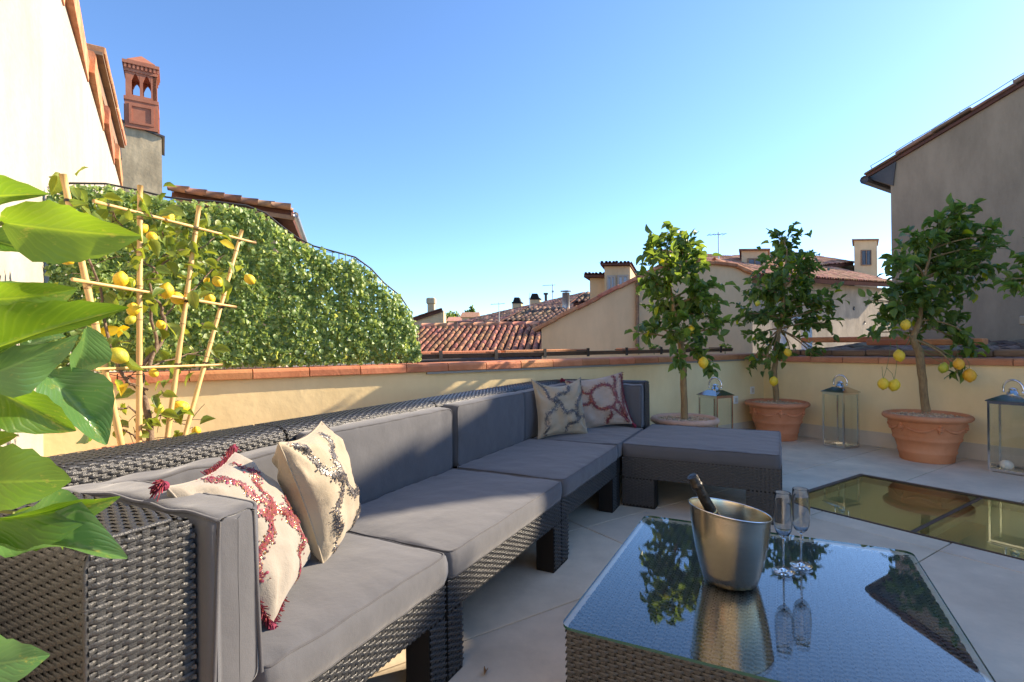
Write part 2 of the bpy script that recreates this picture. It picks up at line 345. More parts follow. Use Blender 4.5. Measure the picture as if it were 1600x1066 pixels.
class MB:
    def __init__(s): s.v = []; s.f = []; s.m = []; s.cur = 0
    def add(s, V, F, mi=None):
        b = len(s.v); s.v += [tuple(map(float, p)) for p in V]
        for f in F: s.f.append(tuple(b + i for i in f)); s.m.append(s.cur if mi is None else mi)
        return s
    def box(s, o, ux, uy, uz, mi=None):
        o, ux, uy, uz = map(lambda q: np.asarray(q, float), (o, ux, uy, uz))
        P = [o, o + ux, o + ux + uy, o + uy]; P += [p + uz for p in P]
        F = [(0, 3, 2, 1), (4, 5, 6, 7), (0, 1, 5, 4), (1, 2, 6, 5), (2, 3, 7, 6), (3, 0, 4, 7)]
        if np.dot(np.cross(ux, uy), uz) < 0: F = [f[::-1] for f in F]
        return s.add(P, F, mi)
    def bbox(s, o, ux, uy, uz, c=0.01, mi=None):
        """box with chamfered edges"""
        o, ux, uy, uz = map(lambda q: np.asarray(q, float), (o, ux, uy, uz))
        lx, ly, lz = map(np.linalg.norm, (ux, uy, uz)); ex, ey, ez = ux / lx, uy / ly, uz / lz
        c = min(c, lx * .45, ly * .45, lz * .45)
        P = []
        for kz, in_ in ((0, 1), (c, 0), (lz - c, 0), (lz, 1)):
            i = c if in_ else 0.0
            for (x, y) in ((i + c, i), (lx - i - c, i), (lx - i, i + c), (lx - i, ly - i - c), (lx - i - c, ly - i), (i + c, ly - i), (i, ly - i - c), (i, i + c)):
                P.append(o + ex * x + ey * y + ez * kz)
        F = [tuple(range(7, -1, -1)), tuple(range(24, 32))]
        for k in range(3):
            for i in range(8):
                j = (i + 1) % 8; F.append((k * 8 + i, k * 8 + j, k * 8 + 8 + j, k * 8 + 8 + i))
        if np.dot(np.cross(ux, uy), uz) < 0: F = [f[::-1] for f in F]
        return s.add(P, F, mi)
    def prism(s, poly, d, mi=None, mcap=None):
        """planar polygon (points) extruded along d"""
        poly = [np.asarray(p, float) for p in poly]; d = np.asarray(d, float); n = len(poly)
        nrm = np.zeros(3)
        for i in range(n): nrm += np.cross(poly[i] - poly[0], poly[(i + 1) % n] - poly[0])
        if np.dot(nrm, d) > 0: poly = poly[::-1]
        P = poly + [p + d for p in poly]
        base = len(s.v); s.v += [tuple(map(float, p)) for p in P]
        def ff(f, q): s.f.append(tuple(base + i for i in f)); s.m.append(s.cur if q is None else q)
        ff(range(n), mcap if mcap is not None else mi); ff(range(2 * n - 1, n - 1, -1), mcap if mcap is not None else mi)
        for i in range(n):
            j = (i + 1) % n; ff((j, i, n + i, n + j), mi)
        return s
    def tube(s, path, rad, n=8, caps=True, mi=None, closed=False):
        P = [np.asarray(p, float) for p in path]; k = len(P)
        rads = rad if hasattr(rad, '__len__') else [rad] * k
        V = []; up = None
        for i in range(k):
            if closed: t = unit(P[(i + 1) % k] - P[i - 1])
            else: t = unit(P[min(i + 1, k - 1)] - P[max(i - 1, 0)])
            if up is None:
                a = V3(0, 0, 1) if abs(t[2]) < 0.9 else V3(1, 0, 0); up = unit(np.cross(np.cross(t, a), t))
            else: up = unit(up - t * np.dot(up, t))
            side = np.cross(t, up)
            for j in range(n):
                th = 2 * math.pi * j / n; V.append(P[i] + (up * math.cos(th) + side * math.sin(th)) * rads[i])
        F = []
        for i in range(k if closed else k - 1):
            a = i * n; b = ((i + 1) % k) * n
            for j in range(n): F.append((a + j, b + j, b + (j + 1) % n, a + (j + 1) % n)[::-1])
        if caps and not closed:
            F.append(tuple(range(n))); F.append(tuple(range(k * n - 1, (k - 1) * n - 1, -1)))
        return s.add(V, F, mi)
    def lathe(s, prof, c, n=24, mi=None, shear=None, x=None):
        """prof: list of (r,z); c: centre"""
        c = np.asarray(c, float); V = []; F = []
        for (r, z) in prof:
            for j in range(n):
                th = 2 * math.pi * j / n; p = V3(r * math.cos(th), r * math.sin(th), z)
                if shear: p = shear(p)
                V.append(c + p)
        for i in range(len(prof) - 1):
            for j in range(n): F.append((i * n + j, i * n + (j + 1) % n, (i + 1) * n + (j + 1) % n, (i + 1) * n + j))
        if prof[0][0] > 1e-6: F.append(tuple(range(n - 1, -1, -1)))
        return s.add(V, F, mi)
    def ball(s, c, r, n=12, m=8, mi=None, axes=None):
        c = np.asarray(c, float); A = axes if axes is not None else np.eye(3) * r; V = []; F = []
        for i in range(m + 1):
            ph = math.pi * i / m
            for j in range(n):
                th = 2 * math.pi * j / n
                V.append(c + A[0] * math.sin(ph) * math.cos(th) + A[1] * math.sin(ph) * math.sin(th) - A[2] * math.cos(ph))
        for i in range(m):
            for j in range(n): F.append((i * n + j, i * n + (j + 1) % n, (i + 1) * n + (j + 1) % n, (i + 1) * n + j))
        return s.add(V, F, mi)
    def mesh(s, name, mats, smooth=False):
        me = bpy.data.meshes.new(name); me.from_pydata(s.v, [], s.f)
        for mm in (mats if isinstance(mats, (list, tuple)) else [mats]): me.materials.append(mm)
        me.polygons.foreach_set('material_index', np.asarray(s.m, np.int32))
        if smooth: me.polygons.foreach_set('use_smooth', np.ones(len(me.polygons), bool))
        me.validate(); me.update(); return me
    def build(s, name, mats, parent=None, smooth=False, kind=None, auto=None):
        me = s.mesh(name, mats, smooth)
        if auto and smooth:
            try: me.set_sharp_from_angle(angle=R(auto))
            except Exception: pass
        if parent is None and s.v:
            V = np.array(s.v); c = V3((V[:, 0].min() + V[:, 0].max()) / 2, (V[:, 1].min() + V[:, 1].max()) / 2, V[:, 2].min())
            me.transform(Matrix.Translation(-Vector(c))); o = link(name, me, None, kind); o.location = Vector(c); PINV[o.name] = Matrix.Translation(-Vector(c)); return o
        return link(name, me, parent, kind)

def lerp(a, b, t): return np.asarray(a, float) * (1 - t) + np.asarray(b, float) * t
def bez(p0, p1, p2, n=8): return [lerp(lerp(p0, p1, i / n), lerp(p1, p2, i / n), i / n) for i in range(n + 1)]
def frame(x, n):
    """4x4 with X along x, Z about n"""
    x = unit(x); z = unit(np.asarray(n, float) - x * np.dot(n, x)); y = np.cross(z, x); return x, y, z
def m4(p, x, y, z): return Matrix(((x[0], y[0], z[0], p[0]), (x[1], y[1], z[1], p[1]), (x[2], y[2], z[2], p[2]), (0, 0, 0, 1)))
def instanced(V, F, mats4):
    """join copies: V (n,3) F (m,k), list of 4x4 -> arrays"""
    V = np.asarray(V, float); F = np.asarray(F, int); n = len(V)
    A = np.array([[list(r) for r in q] for q in mats4])
    P = np.einsum('kij,nj->kni', A[:, :3, :3], V) + A[:, None, :3, 3]
    FF = F[None] + (np.arange(len(A)) * n)[:, None, None]
    return P.reshape(-1, 3), FF.reshape(-1, F.shape[1])

# ------------------------------------------------------------------ leaves
def leaf_geo(nl=5, nw=2, fold=0.18, curl=0.25, wave=0.0, blunt=1.0, seed=0):
    rs = random.Random(seed); ph = rs.uniform(0, 6)
    V = []; UV = []; F = []
    for i in range(nl + 1):
        u = i / nl
        w = (math.sin(math.pi * min(u, 1) ** (0.82 * blunt)) ** 0.8) * 0.5 if 0 < u < 1 else 0.02
        for j in range(-nw, nw + 1):
            v = j / nw
            if abs(j) == nw and nl > 8: w *= 1 + .035 * math.sin(u * 46 + ph * v) * (1 if 0.06 < u < .94 else 0)
            z = abs(v) * w * fold * 2 - curl * (u - 0.3) ** 2 + wave * math.sin(u * 9 + ph + (1.3 if v > 0 else 0)) * abs(v) * w
            V.append((u, v * w, z)); UV.append((u, 0.5 + v * 0.5))
    k = 2 * nw + 1
    for i in range(nl):
        for j in range(2 * nw): F.append((i * k + j, (i + 1) * k + j, (i + 1) * k + j + 1, i * k + j + 1))
    return np.array(V), np.array(F), np.array(UV)
LG = [leaf_geo(5, 1, f, c, 0.1, 1.0, i) for i, (f, c) in enumerate(((0.15, 0.2), (0.3, 0.35), (0.1, 0.45), (0.35, 0.1)))]
LM = [npmesh('leaf', v, f, M['leaf'], True, uv=u) for v, f, u in LG]
LMY = [npmesh('leaf', v, f, M['leafy'], True, uv=u) for v, f, u in LG]
def leaf_matrix(p, d, n, L, W):
    x, y, z = frame(d, n); return m4(p, x * L, y * W, z * L)
def put_leaves(specs, parent, meshes, mat_i, name='leaf', limit=300):
    """specs: (p,d,n,L,W); the largest become objects, the rest one foliage part"""
    specs = sorted(specs, key=lambda q: -q[3] * q[4])
    for i, q in enumerate(specs[:limit]):
        link(name, meshes[i % len(meshes)], parent, None, leaf_matrix(*q))
    rest = specs[limit:]
    if rest:
        Vs = []; Fs = []; Us = []; b = 0
        for k in range(4):
            part = rest[k::4]
            if not part: continue
            v, f, u = LG[k]; P, FF = instanced(v, f, [leaf_matrix(*q) for q in part])
            Vs.append(P); Fs.append(FF + b); Us.append(np.tile(u, (len(part), 1))); b += len(P)
        link('foliage', npmesh('foliage', np.vstack(Vs), np.vstack(Fs), mat_i, True, uv=np.vstack(Us)), parent, 'stuff')

LEMON = MB()
prof = [(0.001, -0.62), (0.10, -0.60), (0.16, -0.53), (0.34, -0.42), (0.46, -0.2), (0.5, 0.0), (0.47, 0.2), (0.36, 0.4), (0.2, 0.53), (0.12, 0.6), (0.001, 0.66)]
LEMON.lathe(prof, (0, 0, 0), 12)
LEM = {k: LEMON.mesh('lemon', M[k], True) for k in ('lemon', 'lime', 'orange')}
def lemon(p, size, parent, kind='lemon', tilt=0.3):
    d = unit(V3(random.uniform(-tilt, tilt), random.uniform(-tilt, tilt), 1)); x, y, z = frame(V3(1, 0, 0), d)
    z = d; x = unit(np.cross(V3(0, 1, 0.1), z)); y = np.cross(z, x)
    return link('lemon', LEM[kind], parent, None, m4(p, x * size, y * size, z * size))

# ------------------------------------------------------------------ the setting: ground, floor, parapets
WA, WB, WL = 4.046, 6.75, -0.64       # back parapet face, right parapet face, left wall face
CT = 1.06                              # top of the coping
gm = MB(); gm.add([(-1500, -1500, -12), (1500, -1500, -12), (1500, 1500, -12), (-1500, 1500, -12)], [(0, 1, 2, 3)])
gm.build('ground', M['ground'], kind='structure')
hm = MB(); hv = []; hf = []
for i in range(41):
    for j in range(9):
        x = -150 + i * 6.0; y = 300 + j * 18
        h = -12 + 20.5 * math.exp(-((x + 30) / 45) ** 2) * (0.3 + 0.7 * math.sin(math.pi * min(j / 4, 1) / 2)) + 4.0 * noise.noise(Vector((x * 0.12, y * 0.05, 1)))
        hv.append((x, y, h))
for i in range(40):
    for j in range(8): hf.append((i * 9 + j, (i + 1) * 9 + j, (i + 1) * 9 + j + 1, i * 9 + j + 1))
hm.add(hv, hf); hm.build('hill', M['hill'], smooth=True, kind='structure')

SKA, SKB0, SKB1 = 2.21, 3.86, 5.20     # skylight opening: far edge along a, b range
SK0 = -0.9
fm = MB()
for (a0, a1, b0, b1) in ((-3.2, SK0, WL, WB), (SKA, WA, WL, WB), (SK0, SKA, WL, SKB0), (SK0, SKA, SKB1, WB)):
    fm.add([G(a0, b0, -0.014), G(a1, b0, -0.014), G(a1, b1, -0.014), G(a0, b1, -0.014)], [(0, 1, 2, 3)])
floor = fm.build('terrace_floor', M['grout'], kind='structure')
al = [-3.165, -2.445, -1.725, -1.005, -0.29, 0.43, 1.155, 1.885, 2.603, 3.32, WA + 0.05]
bl = [WL, 0.80, 2.26, 3.65, 5.262, WB + 0.05]
rt = random.Random(3)
for i in range(len(al) - 1):
    for j in range(len(bl) - 1):
        rects = [(al[i], al[i + 1], bl[j], bl[j + 1])]
        a0, a1, b0, b1 = rects[0]
        if a1 > SK0 and a0 < SKA and b1 > SKB0 and b0 < SKB1:
            rects = []
            if a0 < SK0: rects.append((a0, SK0, b0, b1))
            if a1 > SKA: rects.append((SKA + 0.006, a1, b0, b1))
            lo, hi = max(a0, SK0), min(a1, SKA + 0.006)
            if b0 < SKB0: rects.append((lo, hi, b0, SKB0))
            if b1 > SKB1: rects.append((lo, hi, SKB1, b1))
        for (p0, p1, q0, q1) in rects:
            if p1 - p0 < 0.02 or q1 - q0 < 0.02: continue
            gpp = 0.0036
            c = 0.002; dz = rt.uniform(-0.0008, 0.0008)
            m_ = MB()
            m_.bbox(G(p0 + gpp, q0 + gpp, -0.012), AA * (p1 - p0 - 2 * gpp), BB * (q1 - q0 - 2 * gpp), ZZ * (0.012 + dz), c)
            m_.build('floor_tile', M['tile'], floor)

# skylight: bronze frame, two walk-on panes, beam and room below
sk = thing('floor_skylight', G(1.2, 4.5, 0), 'long glass skylight let into the terrace floor in front of the pots', 'skylight')
fr = MB(); w = 0.035
fr.box(G(SK0, SKB0, -0.06), AA * (SKA - SK0), BB * w * 0.35, ZZ * 0.066)
fr.box(G(SK0, SKB1 - w, -0.06), AA * (SKA - SK0), BB * w, ZZ * 0.066)
fr.box(G(SKA - w, SKB0 + w * 0.35, -0.06), AA * w, BB * (SKB1 - SKB0 - 1.35 * w), ZZ * 0.066)
fr.build('frame', M['bronze'], sk)
for (a0, a1) in ((1.375, SKA - w), (SK0, 1.345)):
    pm = MB(); pm.box(G(a0 + .002, SKB0 + .014, -0.022), AA * (a1 - a0 - .004), BB * (SKB1 - SKB0 - w - .016), ZZ * 0.02)
    pm.build('glass_pane', M['skyglass'], sk)
bm_ = MB(); bm_.box(G(1.347, SKB0 + .014, -0.05), AA * 0.026, BB * (SKB1 - SKB0 - w - .016), ZZ * 0.047); bm_.build('glazing_bar', M['bronze'], sk)
be = MB(); be.box(G(1.27, SKB0 + .12, -0.30), AA * 0.12, BB * (SKB1 - SKB0 - .4), ZZ * 0.16)
be.box(G(1.30, SKB0 + .10, -0.52), AA * 0.05, BB * 0.07, ZZ * 0.46); be.build('support_beam', M['bronze'], sk)
rm = MB()
z0 = -1.3
for q in ([G(SK0, SKB0, z0), G(SKA, SKB0, z0), G(SKA, SKB1, z0), G(SK0, SKB1, z0)],
          [G(SK0, SKB0, z0), G(SK0, SKB1, z0), G(SK0, SKB1, -0.06), G(SK0, SKB0, -0.06)],
          [G(SKA, SKB0, z0), G(SKA, SKB0, -0.06), G(SKA, SKB1, -0.06), G(SKA, SKB1, z0)],
          [G(SK0, SKB0, z0), G(SK0, SKB0, -0.06), G(SKA, SKB0, -0.06), G(SKA, SKB0, z0)],
          [G(SK0, SKB1, z0), G(SKA, SKB1, z0), G(SKA, SKB1, -0.06), G(SK0, SKB1, -0.06)]):
    rm.add(q, [(0, 1, 2, 3)])
rm.build('shaft_wall', M['plaster'], sk)

def coping_run(parent, p0, d, n, L, inward, depth=0.30, z=CT - 0.068, h=0.068, over=0.035, first=0.0):
    """row of bull-nosed terracotta coping tiles starting at p0 along d; inward = towards the terrace"""
    rs = random.Random(int(abs(p0[0]) * 100))
    base = None
    for i in range(n):
        g_ = 0.0035
        o = p0 + d * (first + i * L + g_)
        prof = [(-over, 0.004), (-over + .004, 0), (depth, 0), (depth, h), (-over + .022, h), (-over + .008, h - .007), (-over, h - .022)]
        jz = rs.uniform(-.0015, .0015); ji = rs.uniform(-.0015, .0015)
        poly = [o - inward * (q[0] + ji) + ZZ * (z + q[1] + jz) for q in prof]
        m_ = MB(); m_.prism(poly, d * (L - 2 * g_)); m_.build('coping_tile', M['coping'], parent)

# back parapet (behind the sofa)
bw = thing('parapet_wall', G(WA + .12, 3, 0), 'low yellow parapet wall running behind the sofa to the corner', 'wall')
m_ = MB(); m_.box(G(WA, WL - .3, -0.3), AA * 0.27, BB * (WB - WL + .3), ZZ * (CT - 0.068 + 0.3)); m_.build('wall', M['stucco'], bw)
coping_run(bw, G(WA, WL, 0), BB, 20, 0.377, -AA, first=-0.026)
m_ = MB(); m_.box(G(WA - .024, 1.78, CT - .087), AA * 0.0235, BB * 4.5, ZZ * 0.018); m_.build('light_strip', M['grey_rail'], bw)
m_ = MB(); m_.box(G(WA - .008, WL + .002, 0.0), AA * 0.0075, BB * (WB - WL - .006), ZZ * 0.165); m_.build('skirting', M['skirt'], bw)
# right parapet
rw = thing('parapet_wall', G(1, WB + .12, 0), 'low yellow parapet wall behind the terracotta pots and lanterns', 'wall')
m_ = MB(); m_.box(G(-3.0, WB, -0.3), AA * (WA + 3.0), BB * 0.27, ZZ * (CT - 0.068 + 0.3 - .04)); m_.build('wall', M['stucco'], rw)
coping_run(rw, G(-3.0, WB, 0), AA, 18, 0.377, -BB, z=CT - .108)
m_ = MB(); m_.box(G(-3.0, WB - .008, 0.0), AA * (WA + 3.0 - .012), BB * 0.0075, ZZ * 0.165); m_.build('skirting', M['skirt'], rw)
for (b_, z_, lab) in ((6.10, .467, 'white wall socket low on the parapet, beside the lantern behind the sofa'), (6.47, .571, 'white wall switch plate near the parapet corner, right of the lower socket')):
    t_ = thing('wall_socket', G(WA, b_, z_), lab, 'wall socket')
    m_ = MB(); m_.bbox(G(WA - .013, b_ - .045, z_ - .05), AA * .0125, BB * .09, ZZ * .10, .004); m_.build('cover_plate', M['white'], t_)
    m_ = MB(); m_.bbox(G(WA - .017, b_ - .025, z_ - .03), AA * .0035, BB * .05, ZZ * .06, .001); m_.build('insert', M['skirt'], t_)

# ------------------------------------------------------------------ left neighbour: tall cream wall with verge tiles
LT = 3.83
lh = thing('neighbour_house', G(4, WL - 1, 0), 'tall sunlit cream house wall with orange verge tiles at the left edge', 'house')
m_ = MB(); m_.box(G(-2.0, WL - 6.0, -12), AA * 12.0, BB * 6.0, ZZ * (LT + 12)); m_.build('wall', M['cream'], lh)
m_ = MB(); m_.box(G(-2.1, WL - 6.0, LT), AA * 12.2, BB * 6.0, ZZ * 0.05); rf = m_.build('roof', M['pan'], lh)
rs = random.Random(5)
a_ = 9.98
for i in range(14):
    L = 1.30
    if a_ < 0: break
    m_ = MB(); o = G(a_ - L, WL - .18, LT + .05 + rs.uniform(-.01, .01))
    hgt = 0.26
    prof = [(-.10, .02), (.12, -.09), (.205, -.09), (.215, hgt * .30), (.20, hgt * .42), (-.10, hgt * .55)]
    poly = [o + BB * q[0] + ZZ * (q[1] - .02) for q in prof]
    m_.prism([p + BB * .035 for p in poly], AA * (L + .04) + ZZ * -.075 - BB * .05); m_.build('verge_tile', M['terra'], lh)
    a_ -= L * 0.985

# ------------------------------------------------------------------ roofs
def coppo(L=0.46, r0=0.082, r1=0.064, n=6, t=0.012):
    """one barrel tile, wide end at x=0, rising along +x, arch about +z"""
    V = []; F = []
    for (x, r) in ((0, r0), (L, r1)):
        for j in range(n + 1):
            th = math.pi * j / n; V.append((x, -r * math.cos(th), r * 0.82 * math.sin(th)))
    for j in range(n): F.append((j, j + 1, n + 1 + j + 1, n + 1 + j))
    b = len(V)
    for j in range(n + 1):
        th = math.pi * j / n; V.append((0, -(r0 - t) * math.cos(th), (r0 - t) * 0.82 * math.sin(th)))
    for j in range(n): F.append((j, b + j, b + j + 1, j + 1))
    return np.array(V), np.array(F)
CV, CF = coppo()
COPPO = npmesh('roof_tile', CV, CF, M['rooftile'], True)
def tiled_plane(parent, P0, e, up, ncols, nrows, pitch=0.20, expo=0.37, single=True, mat_i='rooftile_i', scale=1.0, pan='pan', slab=0.12, limit=300, skip=None):
    """roof slope: slab, channel rows and barrel tiles. P0 lower corner, e along the eave, up along the slope (units)"""
    e = unit(e); up = unit(up); n = unit(np.cross(e, up)); n = n if n[2] > 0 else -n
    y = np.cross(n, up)
    W = ncols * pitch; L = nrows * expo
    m_ = MB(); m_.box(P0 - n * slab, e * W, up * (L + .08), n * slab)
    rp = m_.build('roof', M[pan], parent)
    mats_c = []; rs = random.Random(ncols * 31 + nrows)
    for i in range(ncols):
        for j in range(nrows):
            p = P0 + e * ((i + .5) * pitch + rs.uniform(-.012, .012)) + up * (j * expo + rs.uniform(-.02, .02)) + n * (.035 + rs.uniform(0, .012))
            if skip and skip(p): continue
            xx = unit(up + n * rs.uniform(-.015, .02) + e * rs.uniform(-.03, .03)); yy = unit(y - xx * np.dot(xx, y)); zz = np.cross(xx, yy)
            if np.dot(zz, n) < 0: yy = -yy; zz = -zz
            mats_c.append((j, m4(p, xx * scale, yy * scale, zz * scale)))
    mats_p = []
    for i in range(ncols + 1):
        for j in range(nrows):
            p = P0 + e * (i * pitch) + up * (j * expo) + n * (.050)
            if skip and skip(p): continue
            yy = -y; mats_p.append(m4(p, up * scale, yy * scale, -n * scale * .8))
    if mats_p:
        P, F = instanced(CV, CF, mats_p); link('pan_tiles', npmesh('pan_tiles', P, F, M[pan], True), rp, 'stuff')
    if single:
        for j, q in mats_c[:limit]: link('roof_tile', COPPO, rp, None, q)
        mats_c = mats_c[limit:]
    if mats_c:
        P, F = instanced(CV, CF, [q for j, q in mats_c]); link('barrel_tiles', npmesh('barrel_tiles', P, F, M[mat_i], True), rp, 'stuff')
    return rp
def updir(az, pitch): return V3(math.sin(R(az)) * math.cos(R(pitch)), math.cos(R(az)) * math.cos(R(pitch)), math.sin(R(pitch)))
def hdir(az): return V3(math.sin(R(az)), math.cos(R(az)), 0)
def wallbox(parent, o, ux, uy, z0, z1, m, name='wall'):
    m_ = MB(); o = np.array([o[0], o[1], z0]); m_.box(o, ux, uy, ZZ * (z1 - z0)); return m_.build(name, M[m], parent)

# near red roof beyond the parapet (behind the ivy and the sofa)
nr = thing('tiled_house', at(740, 556, 15) - ZZ * 13, 'near house whose red barrel tile roof fills the gap right of the ivy', 'house')
P0 = at(640, 561, 14.6); eaz = 97.0; up = updir(7.0, 17.0)
e_ = hdir(eaz)
P0 = P0 - e_ * 0.6
tiled_plane(nr, P0, e_, up, 29, 9, limit=290)
rid = P0 + up * (9 * .37 + .05)
for k in range(13):
    m_ = MB(); m_.tube([rid + e_ * (k * .45) + ZZ * .05, rid + e_ * (k * .45 + .48) + ZZ * .07], [.115, .095], 8); m_.build('ridge_tile', M['rooftile'], nr, True)
wallbox(nr, P0 + up * .3 - ZZ * .2, e_ * 5.8, hdir(7) * 6, -12, P0[2] - .08, 'ochre')
m_ = MB(); m_.tube([P0 + e_ * (.1) - hdir(7) * .10 - ZZ * .06, P0 + e_ * 5.8 - hdir(7) * .10 - ZZ * .06], .075, 8); m_.build('gutter', M['gutter'], nr, True)
fp = at(712, 520, 17.2)
t_ = thing('vent_pipe', fp - ZZ * .3, 'short pale vent pipe standing on the near red roof', 'vent pipe')
m_ = MB(); m_.tube([fp - ZZ * .35, fp + ZZ * .35], .06, 8); m_.tube([fp + V3(-.2, .1, -.35), fp + V3(-.2, .1, .25)], .05, 8); m_.build('pipe', M['zinc'], t_, True)
sw = at(724, 511, 17.6)
t_ = thing('roof_window', sw - ZZ * .2, 'small roof window in the near red roof beside the vent pipe', 'roof window')
m_ = MB(); m_.box(sw - e_ * .05 - ZZ * .25, e_ * .62, up * .55, unit(np.cross(e_, up)) * .07); m_.build('frame', M['zinc'], t_)
m_ = MB(); m_.box(sw + e_ * .02 - ZZ * .25 + up * .06 + unit(np.cross(e_, up)) * .071, e_ * .48, up * .42, unit(np.cross(e_, up)) * .006); m_.build('pane', M['glassdark'], t_)
# dark gutter along the outside of the back parapet, with brackets
gt = thing('roof_gutter', G(4.42, 3.4, 1.0), 'dark metal gutter running just outside the back parapet', 'gutter')
m_ = MB(); gz = CT + .012
gy = ona(900, 549, 4.6)[2]
m_.prism([G(4.55, .9, gy - .045), G(4.62, .9, gy - .045), G(4.64, .9, gy), G(4.63, .9, gy), G(4.61, .9, gy - .037), G(4.56, .9, gy - .037), G(4.54, .9, gy), G(4.53, .9, gy)], BB * 5.9)
m_.build('channel', M['gutter'], gt)
for k in range(9):
    m_ = MB(); b_ = 1.5 + k * .62; m_.box(G(4.505, b_, gy - .06), AA * .012, BB * .035, ZZ * .095); m_.box(G(4.517, b_, gy + .003), AA * .18, BB * .035, ZZ * .012); m_.build('bracket', M['iron'], gt)
t_ = gt
for k, (b0, b1) in enumerate(((1.9, 2.95), (3.0, 4.2), (4.75, 5.1))):
    q = thing('eave_board', G(4.80, b0, gy), ['orange tile edging on the gutter, nearest the ivy', 'orange tile edging on the gutter above the sofa end', 'short orange tile edging behind the first lemon tree'][k], 'tile edging', 'orange tile edgings along the gutter')
    m_ = MB(); m_.bbox(G(4.72, b0, gy - .02), AA * .12, BB * (b1 - b0), ZZ * .045, .008); m_.build('edging', M['coping'], q)

# peach gable house
pa = 9.0
ph = thing('gable_house', ona(1000, 620, pa) - ZZ * 11, 'peach house with a plain sloping gable wall in the centre of the view', 'house')
pts = [(846, 760), (846, 512), (1000, 434), (1032, 417), (1078, 408), (1150, 417), (1175, 428), (1175, 760)]
PD = hdir(12.0)
PO, PN = at(1000, 500, 9.4), hdir(166)
poly = [onp(x, y, PO, PN) for x, y in pts]
for p in (poly[0], poly[-1]): p[2] = -12
m_ = MB(); m_.prism(poly, PD * 7.0, mi=1, mcap=0); m_.build('wall', [M['peach'], M['pan']], ph)
ver = [onp(x, y, PO - PN * -.01, PN) for x, y in [(836, 519), (1000, 436), (1032, 419), (1078, 410), (1150, 419), (1178, 431)]]
k = 0
for i in range(len(ver) - 1):
    d = ver[i + 1] - ver[i]; L = np.linalg.norm(d); nn = max(1, int(L / .42))
    for j in range(nn):
        p = ver[i] + d * (j / nn); q = ver[i] + d * ((j + 1) / nn)
        nz = unit(np.cross(q - p, PD)); nz = nz if nz[2] > 0 else -nz
        m_ = MB(); m_.bbox(p - PD * .08 + nz * (.0 + .012 * (j % 2)), (q - p) * 1.06, PD * .34, nz * .07, .012); m_.build('verge_tile', M['terra'], ph)
rs = random.Random(8); mt = []
for i in range(len(ver) - 1):
    d = ver[i + 1] - ver[i]; L = np.linalg.norm(d); u_ = unit(d)
    if u_[2] < 0: u_ = -u_
    nz = unit(np.cross(u_, PD)); nz = nz if nz[2] > 0 else -nz
    for j in range(int(L / .37)):
        for r in range(14):
            p = ver[i] + d * (j * .37 / L) + PD * (.35 + r * .22) + nz * .05
            mt.append(m4(p, u_, np.cross(nz, u_), nz))
P, F = instanced(CV, CF, mt); link('barrel_tiles', npmesh('barrel_tiles', P, F, M['rooftile_i'], True), ph, 'stuff')
m_ = MB(); dp = [onp(996, y, PO + PN * .06, PN) for y in (432, 552)]; m_.tube([dp[0], dp[1]], .032, 8); m_.build('drainpipe', M['wood'], ph, True)
m_ = MB(); q0 = onp(849, 505, PO + PN * .3, PN); m_.box(q0 + PD * .38, V3(-.12, 0, 0) + ZZ * -.06, PD * .5, ZZ * -.07); m_.build('eave', M['pan'], ph)

def window(parent, o, ux, uz, nrm, m='glassdark', bars=0, fm_='cream', t=.05):
    """window on a wall: frame and pane"""
    lx, lz = np.linalg.norm(ux), np.linalg.norm(uz); ex, ez = unit(ux), unit(uz)
    f = MB(); nrm = unit(nrm)
    for (a, b, c, d) in ((0, 0, lx, t), (0, lz - t, lx, t), (0, t, t, lz - 2 * t), (lx - t, t, t, lz - 2 * t), (lx / 2 - t / 2, t, t, lz - 2 * t)):
        f.box(o + ex * a + ez * b + nrm * .003, ex * c, ez * d, nrm * .04)
    for k in range(bars):
        f.box(o + ex * (lx * (k + .7) / (bars + .4)) + ez * t + nrm * .045, ex * .02, ez * (lz - 2 * t), nrm * .015, 1)
    fo = f.build('window', [M[fm_], M['iron']], parent)
    m_ = MB(); m_.box(o + ex * t + ez * t + nrm * .002, ex * (lx - 2 * t), ez * (lz - 2 * t), nrm * .012); m_.build('pane', M[m], fo)

# dormer houses above the peach gable
da = 14.0; dd_ = hdir(21)
dm = thing('dormer', at(965, 455, da) - ZZ * .5, 'cream dormer with two tall curtained windows above the peach gable', 'dormer')
def fbox(t_, x0, x1, yt, yb, Y, dep, m, mz=1.2):
    p, q = at(x0, yb, Y), at(x1, yb, Y); q[2] = p[2]; zt = at((x0 + x1) / 2, yt, Y)[2]
    m_ = MB(); m_.box(p - ZZ * mz, q - p, dep, ZZ * (zt - p[2] + mz)); m_.build('wall', M[m], t_); return V3(p[0], p[1], zt), q - p
def fwin(t_, x0, x1, yt, yb, Y, m, bars=0, f='cream', t=.05):
    o = at(x0, yb, Y - .001); window(t_, o, V3(at(x1, yb, Y)[0] - o[0], 0, 0), ZZ * (at(x0, yt, Y)[2] - o[2]), V3(0, -1, 0), m, bars, f, t)
c_, wv_ = fbox(dm, 945, 985, 416, 470, da, dd_ * 2.5, 'ochre')
fwin(dm, 948, 961.5, 431, 462, da, 'curtain'); fwin(dm, 964.5, 982, 430, 461, da, 'curtain')
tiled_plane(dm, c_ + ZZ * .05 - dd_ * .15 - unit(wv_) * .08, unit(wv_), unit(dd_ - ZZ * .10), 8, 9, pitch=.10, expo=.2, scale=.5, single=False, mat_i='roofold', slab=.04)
d2 = thing('roof_cabin', at(932, 470, da + .6) - ZZ * .5, 'plain ochre rooftop cabin left of the curtained dormer', 'rooftop cabin')
c_, wv_ = fbox(d2, 922, 950, 434, 480, da + .6, dd_ * 1.6, 'ochre')
